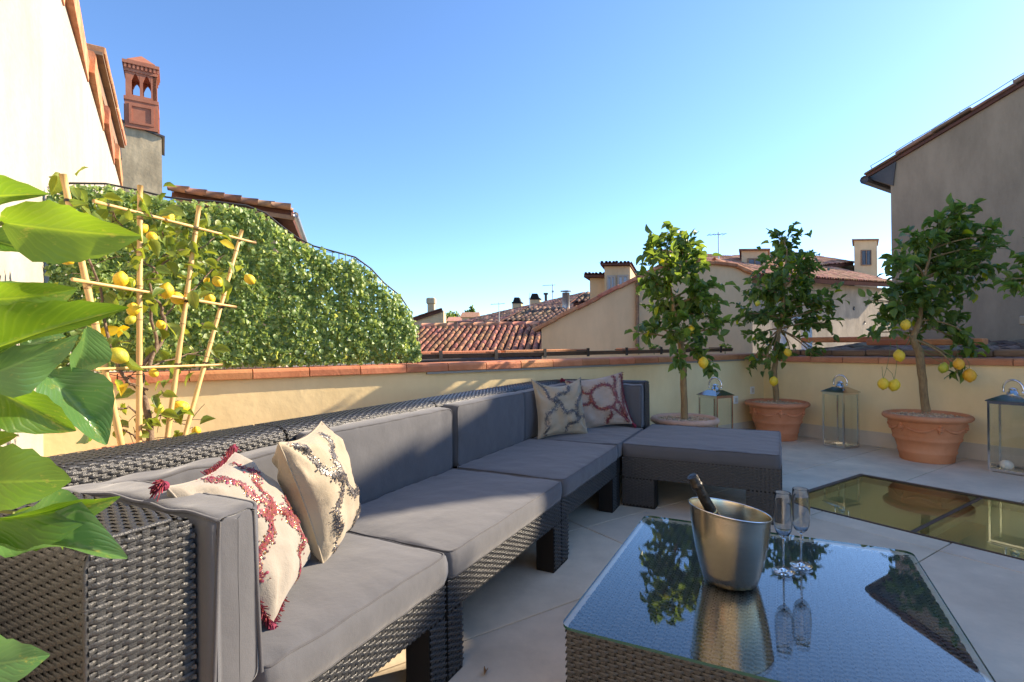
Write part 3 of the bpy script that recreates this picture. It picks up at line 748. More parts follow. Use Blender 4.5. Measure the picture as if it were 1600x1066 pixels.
tiled_plane(d2, c_ + ZZ * .06 - dd_ * .2 - unit(wv_) * .12, unit(wv_), unit(dd_ - ZZ * .02), 7, 8, pitch=.10, expo=.2, scale=.5, single=False, mat_i='roofold', slab=.07)

# far house with a lit slope, two chimneys, flue
fh = thing('tiled_house', at(830, 500, 26) - ZZ * 13, 'far house with a rising tile slope and two capped chimneys', 'house')
A_, D_ = at(715, 506, 24), at(915, 459, 30); B_ = at(905, 510, 23)
e_ = unit(A_ * 0 + hdir(112)); upv = unit(D_ - A_); e2 = unit((B_ - A_) - upv * np.dot(B_ - A_, upv))
e2 = unit(V3(.55, -.83, -.10)); e2 = unit(e2 - upv * np.dot(e2, upv))
tiled_plane(fh, A_ - e2 * .2, e2, upv, 34, int(np.linalg.norm(D_ - A_) / .37), single=False, skip=lambda p: False)
Ld = np.linalg.norm(D_ - A_)
qa = A_ + V3(0.8, 0, 0); m_ = MB(); m_.prism([V3(qa[0], qa[1], -12), V3(D_[0], D_[1], -12), D_ - ZZ * .3, qa - ZZ * .35], e2 * 5.0); m_.build('wall', M['ochre'], fh)
for (x, y, yb, w_, Y) in ((807.5, 467, 486, 14, 27.0), (835.5, 461, 480, 16, 28.0)):
    p = at(x - w_ / 2, yb, Y); q = at(x + w_ / 2, yb, Y); h_ = (yb - y) / FPX * Y
    m_ = MB(); m_.box(p - ZZ * .6, q - p, V3(.1, .55, 0), ZZ * (h_ * .62 + .6)); c_ = m_.build('chimney', M['ochre'], fh)
    m_ = MB(); z_ = p + ZZ * (h_ * .62); m_.box(z_ + ZZ * .001 - V3(.03, .03, 0), (q - p) + V3(.06, 0, 0), V3(.1, .60, 0), ZZ * h_ * .12)
    t0 = z_ + ZZ * h_ * .12 + (q - p) * .06; m_.prism([t0, t0 + (q - p) * .88, t0 + (q - p) * .70 + ZZ * h_ * .38, t0 + (q - p) * .18 + ZZ * h_ * .38], V3(.08, .5, 0)); m_.build('cap', M['wickerb'], c_)
dk = thing('tiled_house', at(860, 500, 20) - ZZ * 12, 'dark weathered tile roof in shade, in front of the far chimneys', 'house')
A2, B2_, = at(786, 503, 20.0), at(940, 509, 19.0)
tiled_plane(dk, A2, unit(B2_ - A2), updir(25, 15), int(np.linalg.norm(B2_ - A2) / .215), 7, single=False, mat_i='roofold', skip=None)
qd = A2 + unit(B2_ - A2) * .2; wallbox(dk, qd + hdir(15) * .3, (B2_ - A2) * .96 * V3(1, 1, 0), hdir(15) * 5, -12, A2[2] - .25, 'ochre')
fl = at(884.5, 478, 22); t_ = thing('zinc_flue', fl, 'zinc flue pipe with a flat cowl, between chimneys and the dormer', 'flue')
m_ = MB(); m_.tube([fl - ZZ * .7, fl + ZZ * .55], .16, 10); m_.build('pipe', M['zinc'], t_, True)
m_ = MB(); m_.tube([fl + ZZ * .60, fl + ZZ * .64], .24, 10); m_.tube([fl + ZZ * .5, fl + ZZ * .62], .02, 6); m_.build('cowl', M['zinc'], t_)
m_ = MB(); m_.box(fl + V3(-.3, -.2, -.9), V3(1.0, 0, 0), V3(0, .9, 0), ZZ * .75); m_.build('plinth', M['ochre'], t_)
sr = thing('tiled_house', at(905, 478, 17) - ZZ * 12, 'small dark tile roof with an ochre wall beside the dormer', 'house')
A3 = at(896, 474, 17.0); tiled_plane(sr, A3, hdir(95), updir(20, 14), 9, 5, single=False, mat_i='roofold', slab=.14)
wallbox(sr, A3 + hdir(40) * .45, hdir(95) * 1.6, hdir(10) * 2, -12, A3[2] - .1, 'ochre')
an = at(828, 508, 22.0); t_ = thing('roof_dish', an, 'round dish with a thin mast standing on the ridge of the near roof', 'antenna')
m_ = MB(); m_.ball(an + ZZ * .08, .34, 14, 8, axes=np.array([V3(.36, 0, 0), V3(0, .10, 0), V3(0, 0, .34)])); m_.build('dish', M['zinc'], t_, True)
m_ = MB(); m_.tube([an, an + ZZ * 1.35], [.025, .012], 6); m_.build('mast', M['zinc'], t_)
an = at(864, 484, 30.0); t_ = thing('aerial', an, 'thin television aerial above the far tile slope', 'aerial')
m_ = MB(); m_.tube([an, an + ZZ * 1.5], .028, 6); m_.tube([an + ZZ * 1.4 - V3(.6, 0, 0), an + ZZ * 1.43 + V3(.15, 0, 0)], .015, 6)
for k in range(5): m_.tube([an + V3(-.5 + k * .12, -.12, 1.41), an + V3(-.5 + k * .12, .12, 1.41)], .01, 5)
m_.box(an + V3(-.06, -.05, 1.0), V3(.12, 0, 0), V3(0, .1, 0), ZZ * .1); m_.build('mast', M['zinc'], t_)
for (x, y, Y, lab) in ((1123, 408, 16.0, 'bent aerial behind the ridge of the peach gable, right of the first tree'), (780, 506, 21.5, 'short aerial standing left of the roof dish'), (1218, 400, 24.0, 'tall aerial behind the second lemon tree')):
    an = at(x, y, Y); t_ = thing('aerial', an, lab, 'aerial'); m_ = MB(); m_.tube([an - ZZ * .6, an + ZZ * .9], .018, 5)
    m_.tube([an + ZZ * .8 - V3(.35, 0, 0), an + ZZ * .84 + V3(.25, 0, 0)], .010, 5)
    for k in range(5): m_.tube([an + V3(-.3 + k * .12, -.15, .82), an + V3(-.3 + k * .12, .15, .82)], .007, 4)
    m_.build('mast', M['zinc'], t_)
an = at(853, 470, 30.0); t_ = thing('flue', an, 'short dark flue on the ridge under the aerial', 'flue')
m_ = MB(); m_.tube([an - ZZ * .5, an + ZZ * .35], .08, 8); m_.tube([an + ZZ * .35, an + ZZ * .45], .14, 8); m_.build('pipe', M['iron'], t_)

# small house right of the ivy
sh = thing('tiled_house', at(670, 500, 26) - ZZ * 13, 'small ochre house with a stub chimney just right of the ivy', 'house')
sp = [at(640, 512, 26), at(693, 512, 26), at(693, 485, 26), at(640, 503, 26)]
for p in sp[:2]: p[2] = -12
m_ = MB(); m_.prism(sp, V3(-.5, 5, 0)); m_.build('wall', M['ochre'], sh)
u_ = unit(sp[2] - sp[3]); tiled_plane(sh, sp[3] + V3(-.02, -.12, .06) - u_ * .2, V3(-.1, 1, 0), u_, 20, 5, single=False, mat_i='roofold')
c0 = at(668, 490, 27.5); m_ = MB(); m_.box(c0, V3(.35, 0, 0), V3(0, .35, 0), ZZ * .5, 0); m_.bbox(c0 + V3(-.06, -.06, .50), V3(.47, 0, 0), V3(0, .47, 0), ZZ * .34, .05, 1); m_.build('chimney', [M['ochre'], M['oldwall']], sh)
# distant rooftops under the hill
for (x0, x1, y, Y, lab) in ((722, 745, 494, 60, 'tiny distant red roofed house below the wooded hill'), (700, 724, 500, 75, 'tiny distant pale house half hidden by the near ridge')):
    t_ = thing('distant_house', at(x0, 505, Y) - ZZ * 12, lab, 'house')
    p = at(x0, 520, Y); q = at(x1, 520, Y); z_ = at(x0, y + 2, Y)[2]
    m_ = MB(); m_.box(V3(p[0], p[1], -12), V3(q[0] - p[0], 0, 0), V3(0, 5, 0), ZZ * (z_ + 12)); m_.build('wall', M['ochre'], t_)
    o = V3(p[0] - .2, p[1] - .3, z_); w_ = q[0] - p[0] + .4
    m_ = MB(); m_.prism([o, o + V3(0, 5.6, 0), o + V3(0, 2.8, .75)], V3(w_, 0, 0)); m_.build('roof', M['rooftile'], t_)
rs = random.Random(4)
for k in range(4):
    x = (699, 708, 738, 733)[k]; c = at(x, (498, 495, 490, 492)[k], 120 + k * 8)
    t_ = thing('distant_tree', c - ZZ * 4, ['dark round tree on the skyline right of the small house', 'second round tree on the skyline beside the first', 'pointed dark cypress on the skyline by the distant house', 'low dark tree between the cypress and the distant roof'][k], 'tree')
    v, f, u = LG[0]; ms = []
    for i in range(260):
        d = unit(np.random.randn(3)); rr = random.random() ** .4
        pp = c + d * rr * (V3(1.5, 1.5, 1.3) if k != 2 else V3(.6, .6, 2.0)); ms.append(leaf_matrix(pp, unit(np.random.randn(3)), np.random.randn(3), .6, .5))
    P, F = instanced(v, f, ms); link('crown', npmesh('crown', P, F, M['leaf_i'], True, uv=np.tile(u, (260, 1))), t_, 'stuff')
    m_ = MB(); m_.tube([c - ZZ * 14, c], [.25, .1], 6); m_.build('trunk', M['barkgrey'], t_)

# grey rendered house behind the second lemon tree, with roofs and dormers above
ga = 10.6
gh = thing('grey_house', ona(1280, 520, ga) - ZZ * 11, 'old grey rendered house with a sagging tiled eave behind the lemon trees', 'house')
gp_ = [(1168, 560), (1405, 560), (1405, 452), (1290, 444), (1168, 432)]
poly = [ona(x, y, ga) for x, y in gp_]
for p in poly[:2]: p[2] = -12
m_ = MB(); m_.prism(poly, AA * 5, mi=1, mcap=0); m_.build('wall', [M['greywall'], M['pan']], gh)
E0 = ona(1150, 428, ga - .55); E1 = ona(1420, 445, ga - .55)
tiled_plane(gh, E0, unit(E1 - E0), unit(AA * .93 + ZZ * .36), int(np.linalg.norm(E1 - E0) / .215), 9, single=False, mat_i='rooftile_i', slab=.16)
for (x, y, r) in ((1334, 482, .09), (1351, 504, .07), (1353, 478, .035)):
    p = ona(x, y, ga); m_ = MB(); m_.tube([p - AA * .015, p + AA * .02], r, 12); m_.tube([p - AA * .03, p - AA * .016], [r * .6, r * .6], 12); m_.build('wall_vent', M['iron'], gh, True)
for k, (x0, x1, y0, y1, aa, bars, lab) in enumerate(((1159, 1200, 392, 430, 12.5, 0, 'low cream dormer with a dark opening behind the second lemon tree'), (1335, 1371, 376, 432, 12.5, 4, 'cream dormer with a barred window beside the third lemon tree'))):
    t_ = thing('dormer', at(x0, y1, 13.0), lab, 'dormer')
    Yd = (20.0, 25.5)[k]; dz_ = hdir((25, 34)[k])
    c_, wv_ = fbox(t_, x0, x1, y0, y1, Yd, dz_ * 2.4, 'ochre', 1.6)
    m_ = MB(); m_.bbox(c_ + ZZ * .002 - dz_ * .15 - V3(.1, 0, 0), wv_ + V3(.2, 0, 0), dz_ * 2, ZZ * .06, .01); m_.build('roof', M['roofold'], t_)
    (wx0, wx1, wy0, wy1) = ((1168, 1190, 404, 415), (1345, 1361, 391, 415))[k]
    fwin(t_, wx0, wx1, wy0, wy1, Yd, 'glassdark', bars, 'wood', .04)
ur = thing('tiled_house', ona(1300, 420, 13) - ZZ * 11, 'sunlit tile slope above the grey house, between the two lemon trees', 'house')
U0 = ona(1205, 424, 12.6); U1 = ona(1345, 410, 12.6)
tiled_plane(ur, U0, unit(U1 - U0), unit(AA * .95 + ZZ * .30), int(np.linalg.norm(U1 - U0) / .215), 9, single=False)
q0 = U0 + AA * .3 - ZZ * .10; q1 = U1 + AA * .3 - ZZ * .10
m_ = MB(); m_.prism([V3(q0[0], q0[1], -12), V3(q1[0], q1[1], -12), q1, q0], AA * 3); m_.build('wall', M['greywall'], ur)

# big taupe house on the right whose verge throws the shadow over the terrace
rb = 11.0
v0 = onb(1352, 272, rb); v1 = onb(1600, 123, rb); dv = v1 - v0
def verge(a): return v0 + dv * ((a - np.dot(v0, AA)) / np.dot(dv, AA))
wc = onb(1393, 400, rb); wa = np.dot(wc, AA)
RE = 0.35
rh = thing('big_house', G(2, rb + 2, -11), 'tall windowless taupe house with a sloping tiled verge at the right edge', 'house')
tp = verge(wa) - ZZ * .10; te = verge(RE) - ZZ * .10
m_ = MB(); m_.prism([G(wa, rb, -12), G(RE, rb, -12), te, tp], BB * 7); m_.build('wall', M['taupe'], rh)
p0 = v0; L = np.linalg.norm(verge(RE) - v0); u_ = unit(dv); nn = int(L / .55); nz = unit(np.cross(u_, BB)); nz = nz if nz[2] > 0 else -nz
m_ = MB(); m_.box(v0 - nz * .10 - BB * .05, u_ * L, BB * 7, nz * .05); rf = m_.build('roof', M['pan'], rh)
for j in range(nn):
    m_ = MB(); m_.bbox(v0 + u_ * (L * j / nn) - BB * .10 - nz * (.045 - .014 * ((j * 7) % 3)), u_ * (L / nn * 1.04), BB * .36, nz * (.036 + .012 * ((j * 5) % 3)), .012); m_.build('verge_tile', M['verge'], rf)
m_ = MB(); m_.prism([v0 + u_ * .0 - nz * .11 - BB * .03, v0 + u_ * .5 - nz * .11 - BB * .03, tp - BB * .03 - ZZ * .42 + u_ * .05, ], BB * 6.5); m_.build('eave', M['gutter'], rh)
m_ = MB(); m_.tube([v0 - nz * .17 - BB * .2, v0 - nz * .17 + BB * 6.5], .075, 8); m_.build('gutter', M['gutter'], rh, True)
t_ = thing('roof_cable', v0 + u_ * 1.2 + nz * .12, 'thin cable on short posts running above the verge of the big taupe house', 'cable')
m_ = MB(); cp = [v0 + u_ * (L * f) + BB * .15 + nz * (.15 - .010 * math.sin(f * 6 * math.pi) ** 2) for f in np.linspace(.02, .98, 61)]; m_.tube(cp, .006, 5); m_.build('cable', M['iron'], t_)
for f in np.linspace(.02, .98, 7): m_ = MB(); p_ = v0 + u_ * (L * f) + BB * .15; m_.tube([p_, p_ + nz * .15], .006, 5); m_.build('post', M['iron'], t_)
# unseen lower houses right of the frame, tops stepped to shape the terrace shadow
rl = thing('low_house', G(0, rb + 2, -11), 'lower flat topped house adjoining the tall taupe house out of frame to the right', 'house')
m_ = MB(); m_.box(G(-.11, rb + .02, -12), AA * (RE + .11 - .01), BB * 6, ZZ * (12 + 5.28)); m_.build('wall', M['taupe'], rl)
m_ = MB(); m_.box(G(-9.0, rb + .02, -12), AA * 8.885, BB * 6, ZZ * (12 + 5.72)); m_.build('wall', M['oldwall'], rl)

# clutter of low roofs between the right parapet and the houses
lr = thing('lean_to_roof', G(2, 8, .9), 'low shaded lean-to tile roof just beyond the right parapet', 'roof')
L0 = G(4.6, 7.35, 1.02)
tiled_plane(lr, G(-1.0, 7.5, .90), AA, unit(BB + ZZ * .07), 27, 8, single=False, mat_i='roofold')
wallbox(lr, G(-1.0, 7.7, 0), AA * 5.6, BB * 2.8, -12, .86, 'greywall')
for k, (a0, a1, b_, z_, m, lab) in enumerate(((2.6, 4.0, 7.6, 1.19, 'coping', 'long orange ridge tile row on the lean-to roof, behind the second lemon tree'), (1.9, 3.05, 7.35, 1.15, 'coping', 'orange tile edging on the lean-to roof, behind the third lemon tree'),
                                     (.6, 4.2, 7.22, 1.02, 'wood', 'weathered timber beam along the edge of the lean-to roof'), (.4, 1.75, 7.9, 1.36, 'pale_wood', 'pale stone ledge beyond the right parapet below the taupe wall'))):
    t_ = thing('roof_edging', G(a0, b_, z_), lab, 'roof edging')
    nn = int((a1 - a0) / .4)
    for j in range(nn):
        m_ = MB(); m_.bbox(G(a0 + (a1 - a0) * j / nn, b_ + .006 * (j % 2), z_ + .004 * (j % 3)), AA * ((a1 - a0) / nn - .008), BB * .16, ZZ * (.075 if m != 'pale_wood' else .10), .012); m_.build('tile' if m == 'coping' else 'segment', M[m], t_)
t_ = thing('guard_rail', G(.9, 8.2, 1.4), 'dark metal bar lying on the pale ledge at the right edge', 'metal bar')
m_ = MB(); m_.box(G(.3, 7.95, 1.475), AA * .9, BB * .06, ZZ * .07); m_.build('bar', M['iron'], t_)
for (x, lab, hoop) in ((1240, 'white hooped vent pipe beyond the parapet behind the second lemon tree', True), (1214, 'straight white vent pipe left of the hooped pipe', False)):
    p = onb(x, 525, 8.2); t_ = thing('white_pipe', p - ZZ * .1, lab, 'pipe'); m_ = MB()
    w_ = .20
    if hoop:
        path = [p + AA * w_ - ZZ * .25] + [p + AA * w_ * math.cos(R(q)) + ZZ * (.07 + w_ * .8 * math.sin(R(q))) for q in range(0, 181, 20)] + [p - AA * w_ - ZZ * .25]
        m_.tube(path, .075, 12)
    else: m_.tube([p - ZZ * .25, p + ZZ * .22], .075, 12)
    m_.build('duct', M['white'], t_, True)

# ------------------------------------------------------------------ left background: narrow house, chimney block, eave
nh = thing('narrow_house', at(160, 250, 16) - ZZ * 16, 'narrow old house with dark verge boards behind the cream wall', 'house')
fa = 12.0; fb = -1.25
hz = [onb(x, y, -.95) for x, y in ((138, 62), (186, 215))]
q0 = onb(186, 300, -1.0); aq = np.dot(q0, AA)
m_ = MB(); tz = 5.35
m_.box(G(10.02, WL - 4.0, -12), AA * 4.2, BB * 3.64, ZZ * (12 + 5.62)); m_.build('wall', M['oldwall'], nh)
for k in range(4):
    m_ = MB(); m_.bbox(G(9.95 + k * 1.07, WL - .53, 5.70 + .02 * (k % 2)), AA * 1.05, BB * .36, ZZ * .12, .012); m_.build('verge_tile', M['terra'], nh)
m_ = MB(); m_.box(G(9.9, WL - 4.0, 5.66), AA * 4.3, BB * 3.80, ZZ * .05); m_.box(G(9.92, WL - .355, 5.42), AA * 4.25, BB * .06, ZZ * .235); m_.build('verge_board', M['wood'], nh)
t_ = thing('satellite_dish', at(182, 215, 14.5), 'small grey satellite dish at the end of the cream wall', 'satellite dish')
p = at(184, 212, 13.6); ax = np.array([V3(.10, .05, 0), V3(-.05, .10, 0) * .5, V3(0, 0, .22)]); m_ = MB(); m_.ball(p, 1, 14, 8, axes=ax); m_.build('dish', M['zinc'], t_, True)
m_ = MB(); m_.tube([p + V3(0, .05, -.1), p + V3(.0, .1, -.55), p + V3(-.2, .3, -.6)], .03, 6); m_.build('bracket', M['iron'], t_)

cY = 15.0
ch = thing('chimney_block', at(225, 260, cY) - ZZ * 16, 'grey rendered stack topped by an ornate terracotta chimney with arched openings', 'chimney')
fz = at(190, 203, cY); dx = hdir(62); dy = hdir(62 - 90)
w_ = np.linalg.norm((at(258, 203, cY) - at(189, 190, cY)) * V3(1, 1, 0)) * 0.98
cl = at(189, 300, cY)
m_ = MB(); zt = at(225, 196, cY)[2]
ex = hdir(56); rr_ = ray(253, 250); w_ = (cl[0] * rr_[1] - cl[1] * rr_[0]) / (ex[1] * rr_[0] - ex[0] * rr_[1])
poly = [V3(cl[0], cl[1], -12), V3(*(cl + ex * w_)[:2], -12), V3(*(cl + ex * w_)[:2], zt - .12), V3(cl[0], cl[1], zt + .14)]
ey2 = hdir(-34)
m_.prism(poly, ey2 * 1.6); m_.build('stack', M['oldwall'], ch)
m_ = MB(); o = V3(cl[0], cl[1], zt + .142) - ex * .06 - ey2 * .06; m_.box(o, ex * (w_ + .14) - ZZ * .29, ey2 * 1.75, ZZ * .06); m_.build('slab', M['gutter'], ch)
# terracotta chimney pot: base, arcaded shaft, dentil cornice, pyramid cap
c0 = at(222.5, 196, cY + .55); bz = zt - .02; cw = .40; ux = hdir(57); uy = hdir(-33)
O = V3(c0[0], c0[1], bz)
def sq(m_, hw, z0, z1, mi=None): m_.box(O - ux * hw - uy * hw + ZZ * z0, ux * 2 * hw, uy * 2 * hw, ZZ * (z1 - z0), mi)
HT = at(222, 88, cY + .55)[2] - bz
m_ = MB(); sq(m_, cw, 0, HT * .34); sq(m_, cw * 1.05, HT * .341, HT * .385)
for (d1, d2) in ((ux, uy), (uy, -ux), (-ux, -uy), (-uy, ux)):
    for (x0, x1, zz0, zz1) in ((-.75, -.58, .05, .30), (.58, .75, .05, .30), (-.58, .58, .05, .08), (-.58, .58, .27, .30)):
        m_.box(O - d2 * (cw + .025) + d1 * cw * x0 + ZZ * HT * zz0, d1 * cw * (x1 - x0), d2 * .024, ZZ * HT * (zz1 - zz0))
m_.build('base', M['chimney'], ch)
m_ = MB(); s0, s1 = HT * .386, HT * .70; hw = cw * .94
for (d1, d2) in ((ux, uy), (uy, -ux), (-ux, -uy), (-uy, ux)):
    th = .10
    for (x0, x1) in ((-1, -.62), (-.10, .10), (.62, 1)): m_.box(O - d2 * hw + d1 * hw * x0 + ZZ * s0, d1 * hw * (x1 - x0) * .998, d2 * th, ZZ * (s1 - s0))
    for (x0, x1) in ((-.62, -.10), (.10, .62)):
        xm = (x0 + x1) / 2; zs = s0 + (s1 - s0) * .68
        m_.box(O - d2 * (hw - .001) + d1 * hw * x0 + ZZ * s0, d1 * hw * (x1 - x0), d2 * (th - .002), ZZ * (s1 - s0) * .10)
        for sgn in (-1, 1):
            xe = x0 if sgn < 0 else x1
            pl = [O - d2 * (hw - .002) + d1 * hw * xq + ZZ * zq for xq, zq in ((xe, zs), (xe, s1), (xm, s1), (xm, s1 - .03), (xm + (xe - xm) * .45, zs + (s1 - zs) * .62))]
            m_.prism(pl, d2 * (th - .004))
m_.build('arcade', M['chimney'], ch)
m_ = MB(); sq(m_, cw * 1.0, HT * .701, HT * .735); sq(m_, cw * 1.12, HT * .79, HT * .83); sq(m_, cw * .98, HT * .736, HT * .789)
for (d1, d2) in ((ux, uy), (uy, -ux), (-ux, -uy), (-uy, ux)):
    for k in range(8): m_.box(O - d2 * cw * 1.08 + d1 * cw * (-1.0 + k * .25) + ZZ * HT * .738, d1 * cw * .13, d2 * cw * .10, ZZ * HT * .05)
m_.build('cornice', M['chimney'], ch)
m_ = MB(); b0 = [O + ux * cw * .85 * i + uy * cw * .85 * j + ZZ * HT * .831 for i, j in ((-1, -1), (1, -1), (1, 1), (-1, 1))]
b1 = [p + ZZ * HT * .03 for p in b0]; m_.add(b0 + b1 + [O + ZZ * HT], [(3, 2, 1, 0), (0, 1, 5, 4), (1, 2, 6, 5), (2, 3, 7, 6), (3, 0, 4, 7), (4, 5, 8), (5, 6, 8), (6, 7, 8), (7, 4, 8)]); m_.build('cap', M['chimney'], ch)

ev = thing('tiled_house', at(370, 330, 13) - ZZ * 15, 'roof with broken barrel tiles and a bargeboard above the ivy', 'house')
E0 = at(262, 297, 10.64); E1 = at(455, 329, 11.4); upv = unit(E0 - E1); eg = hdir(-18)
tiled_plane(ev, E1 + eg * .1, eg, upv, 18, 6, single=True, limit=144)
rs = random.Random(6); nt_ = 7; Lr_ = np.linalg.norm(E0 - E1) - .08
for k in range(nt_):
    m_ = MB(); o = E1 + upv * (Lr_ * k / nt_) + ZZ * (.05 + rs.uniform(0, .02)) - eg * (.02 + rs.uniform(0, .05))
    m_.tube([o, o + upv * (Lr_ / nt_ * 1.2) - ZZ * .02], [.075, .06], 8); m_.build('verge_tile', M['verge'], ev, True)
m_ = MB(); m_.tube([E1 - upv * .10 - ZZ * .10 - eg * .1, E1 - upv * .10 - ZZ * .10 + eg * 4], .06, 8); m_.build('gutter', M['zinc'], ev, True)
m_ = MB(); m_.box(E1 - ZZ * .20 - upv * .06, upv * Lr_, eg * .05, ZZ * .09); m_.build('bargeboard', M['wood'], ev)
m_ = MB(); q1 = E1 + upv * .35 + eg * .3 - ZZ * .2; q0 = E0 + upv * .3 + eg * .3 - ZZ * .2; m_.prism([V3(q1[0], q1[1], -12), q1, q0, V3(q0[0], q0[1], -12)], eg * 3.5); m_.build('wall', M['greywall'], ev)

# ------------------------------------------------------------------ ivy screen on the back parapet
iv = thing('ivy_screen', G(4.17, .6, CT), 'wavy topped iron screen covered in artificial ivy standing on the back parapet', 'ivy screen')
IA = 4.15
top = [(-0.625, 2.19), (-0.517, 2.235), (-0.346, 2.26), (-0.182, 2.245), (-0.026, 2.222), (0.1, 2.222), (0.233, 2.232), (0.452, 2.232), (0.577, 2.194), (0.685, 2.110), (0.795, 2.035), (0.91, 1.985), (1.053, 1.958), (1.227, 1.926), (1.356, 1.843), (1.462, 1.735), (1.599, 1.635), (1.683, 1.514), (1.75, 1.324), (1.764, 1.07)]
def topz(b):
    for i in range(len(top) - 1):
        if top[i][0] <= b <= top[i + 1][0]:
            f = (b - top[i][0]) / (top[i + 1][0] - top[i][0]); return top[i][1] * (1 - f) + top[i + 1][1] * f
    return 1.07
m_ = MB(); m_.tube([G(IA, b, z) for b, z in top], .0065, 6); m_.build('top_rail', M['iron'], iv, True)
m_ = MB()
b = -.60
while b < 1.755: m_.tube([G(IA, b, CT + .0), G(IA, b, topz(b))], .0028, 4, False); b += .05
m_.build('bars', M['iron'], iv, kind='stuff')
m_ = MB()
z = CT + .05
while z < 2.24:
    bs = [bb for bb in np.arange(-.61, 1.76, .03) if topz(bb) > z]
    if len(bs) > 1:
        run = [bs[0]]
        for p, q in zip(bs, bs[1:]):
            if q - p > .05:
                if len(run) > 1: m_.tube([G(IA + .004, run[0], z), G(IA + .004, run[-1], z)], .0022, 4, False)
                run = []
            run.append(q)
        if len(run) > 1: m_.tube([G(IA + .004, run[0], z), G(IA + .004, run[-1], z)], .0022, 4, False)
    z += .06
m_.build('wires', M['iron'], iv, kind='stuff')
rs = random.Random(11)
ms = [[], [], [], []]
def ivy_density(b, z):
    d = .90 + .40 * noise.noise(Vector((b * 4.0, z * 4.0, 3.0))) + .40 * noise.noise(Vector((b * 11.0, z * 9.0, 8.0)))
    t = topz(b) - z
    if t < .10 and b > .95: d *= .45
    return d
cnt = 0
while cnt < 30000:
    b = rs.uniform(-.615, 1.765); z = rs.uniform(CT + .03, 2.27)
    if z > topz(b) + rs.uniform(-.06, .006) - .01: continue
    if rs.random() > ivy_density(b, z): continue
    bulge = .025 + .032 * noise.noise(Vector((b * 6, z * 4, 9.1))) + .03 * noise.noise(Vector((b * 14, z * 14, 2.1)))
    p = G(IA - rs.uniform(-.02, 1.0) * max(.015, bulge + .02) , b, z)
    d = unit(BB * rs.gauss(0, .7) - ZZ * rs.uniform(.1, 1.2) - AA * rs.uniform(0, .5))
    n = unit(-AA * rs.uniform(.5, 1.2) + BB * rs.gauss(0, .55) + ZZ * rs.gauss(.45, .45))
    L = rs.uniform(.017, .038)
    ms[rs.randrange(4)].append(leaf_matrix(p, d, n, L, L * rs.uniform(.85, 1.15))); cnt += 1
Vs = []; Fs = []; Us = []; bs = 0
for k in range(4):
    v, f, u = leaf_geo(3, 1, .2, .3, .3, .8, k); P, F = instanced(v, f, ms[k]); Vs.append(P); Fs.append(F + bs); Us.append(np.tile(u, (len(ms[k]), 1))); bs += len(P)
link('ivy_leaves', npmesh('ivy_leaves', np.vstack(Vs), np.vstack(Fs), M['ivy'], True, uv=np.vstack(Us)), iv, 'stuff')
# individual sprays that stand out at the front
v, f, u = leaf_geo(3, 1, .2, .3, .3, .8, 2); me = npmesh('leaf', v, f, M['ivy'], True, uv=u)
for i in range(140):
    b = rs.uniform(-.5, 1.7); z = rs.uniform(CT + .06, topz(b) - .02)
    link('ivy_leaf', me, iv, None, leaf_matrix(G(IA - rs.uniform(.05, .09), b, z), unit(BB * rs.gauss(0, .6) - ZZ + AA * -.3), unit(-AA + ZZ * rs.uniform(0, .9) + BB * rs.gauss(0, .4)), .042, .040))

# ------------------------------------------------------------------ woven resin wicker
PER, ROW = 0.0500, 0.0104
WR = random.Random(2)
def weave(fn, u0, u1, v0, v1, seg=12, amp=.0028, w=.0101, mask=None, stakes=True):
    """woven strands over a surface fn(u,v,h)->xyz; rows run along u, stacked along v"""
    r0, r1 = int(math.ceil(v0 / ROW)), int(math.floor(v1 / ROW))
    nu = max(2, int(round((u1 - u0) / (PER / seg))))
    u = np.linspace(u0, u1, nu + 1); out = []; faces = []; base = 0
    for r in range(r0, r1):
        vc = (r + .5) * ROW
        uu = u
        if mask is not None:
            a, b = mask(vc)
            uu = u[(u >= a - 1e-9) & (u <= b + 1e-9)]
            if len(uu) < 2: continue
        ph = np.cos(2 * np.pi * uu / PER + np.pi * (r % 2))
        jit_ = WR.uniform(.85, 1.15)
        h = amp * jit_ * np.clip(np.sign(ph) * np.abs(ph) ** .6 * 1.2 + .12, -1, 1)
        tri = [(vc - w / 2, -.0016), (vc - w * .27, .0005), (vc - w * .09, -.0004), (vc + w * .09, .0005), (vc + w * .27, -.0003), (vc + w / 2, -.0016)]
        P = np.stack([fn(uu, np.full_like(uu, v_), h + dh) for v_, dh in tri], 1)   # n,3,3
        n = len(uu); out.append(P.reshape(-1, 3))
        i = np.arange(n - 1)[:, None] * 6 + np.arange(5)[None]
        q = np.stack([i, i + 6, i + 7, i + 1], -1).reshape(-1, 4)
        faces.append(q + base); base += n * 6
    if stakes:
        k0, k1 = int(math.ceil(u0 / (PER / 2))), int(math.floor(u1 / (PER / 2)))
        nv = max(1, int((v1 - v0) / .02)); vv = np.linspace(v0, v1, nv + 1)
        for k in range(k0, k1 + 1):
            uc = k * PER / 2; sw = .0135
            if uc - sw / 2 < u0 or uc + sw / 2 > u1: continue
            vs_ = vv
            if mask is not None:
                ok = [mask(x)[0] <= uc <= mask(x)[1] for x in vv]; vs_ = vv[np.array(ok)]
                if len(vs_) < 2: continue
            P = np.stack([fn(np.full_like(vs_, uc + du), vs_, np.full_like(vs_, dh)) for du, dh in ((-sw / 2, -.0016), (0, -.0004), (sw / 2, -.0016))], 1)
            n = len(vs_); out.append(P.reshape(-1, 3))
            i = np.arange(n - 1)[:, None] * 3 + np.array([0, 1])[None]
            faces.append(np.stack([i, i + 3, i + 4, i + 1], -1).reshape(-1, 4) + base); base += n * 3
    if not out: return np.zeros((0, 3)), np.zeros((0, 4), int)
    return np.vstack(out), np.vstack(faces)
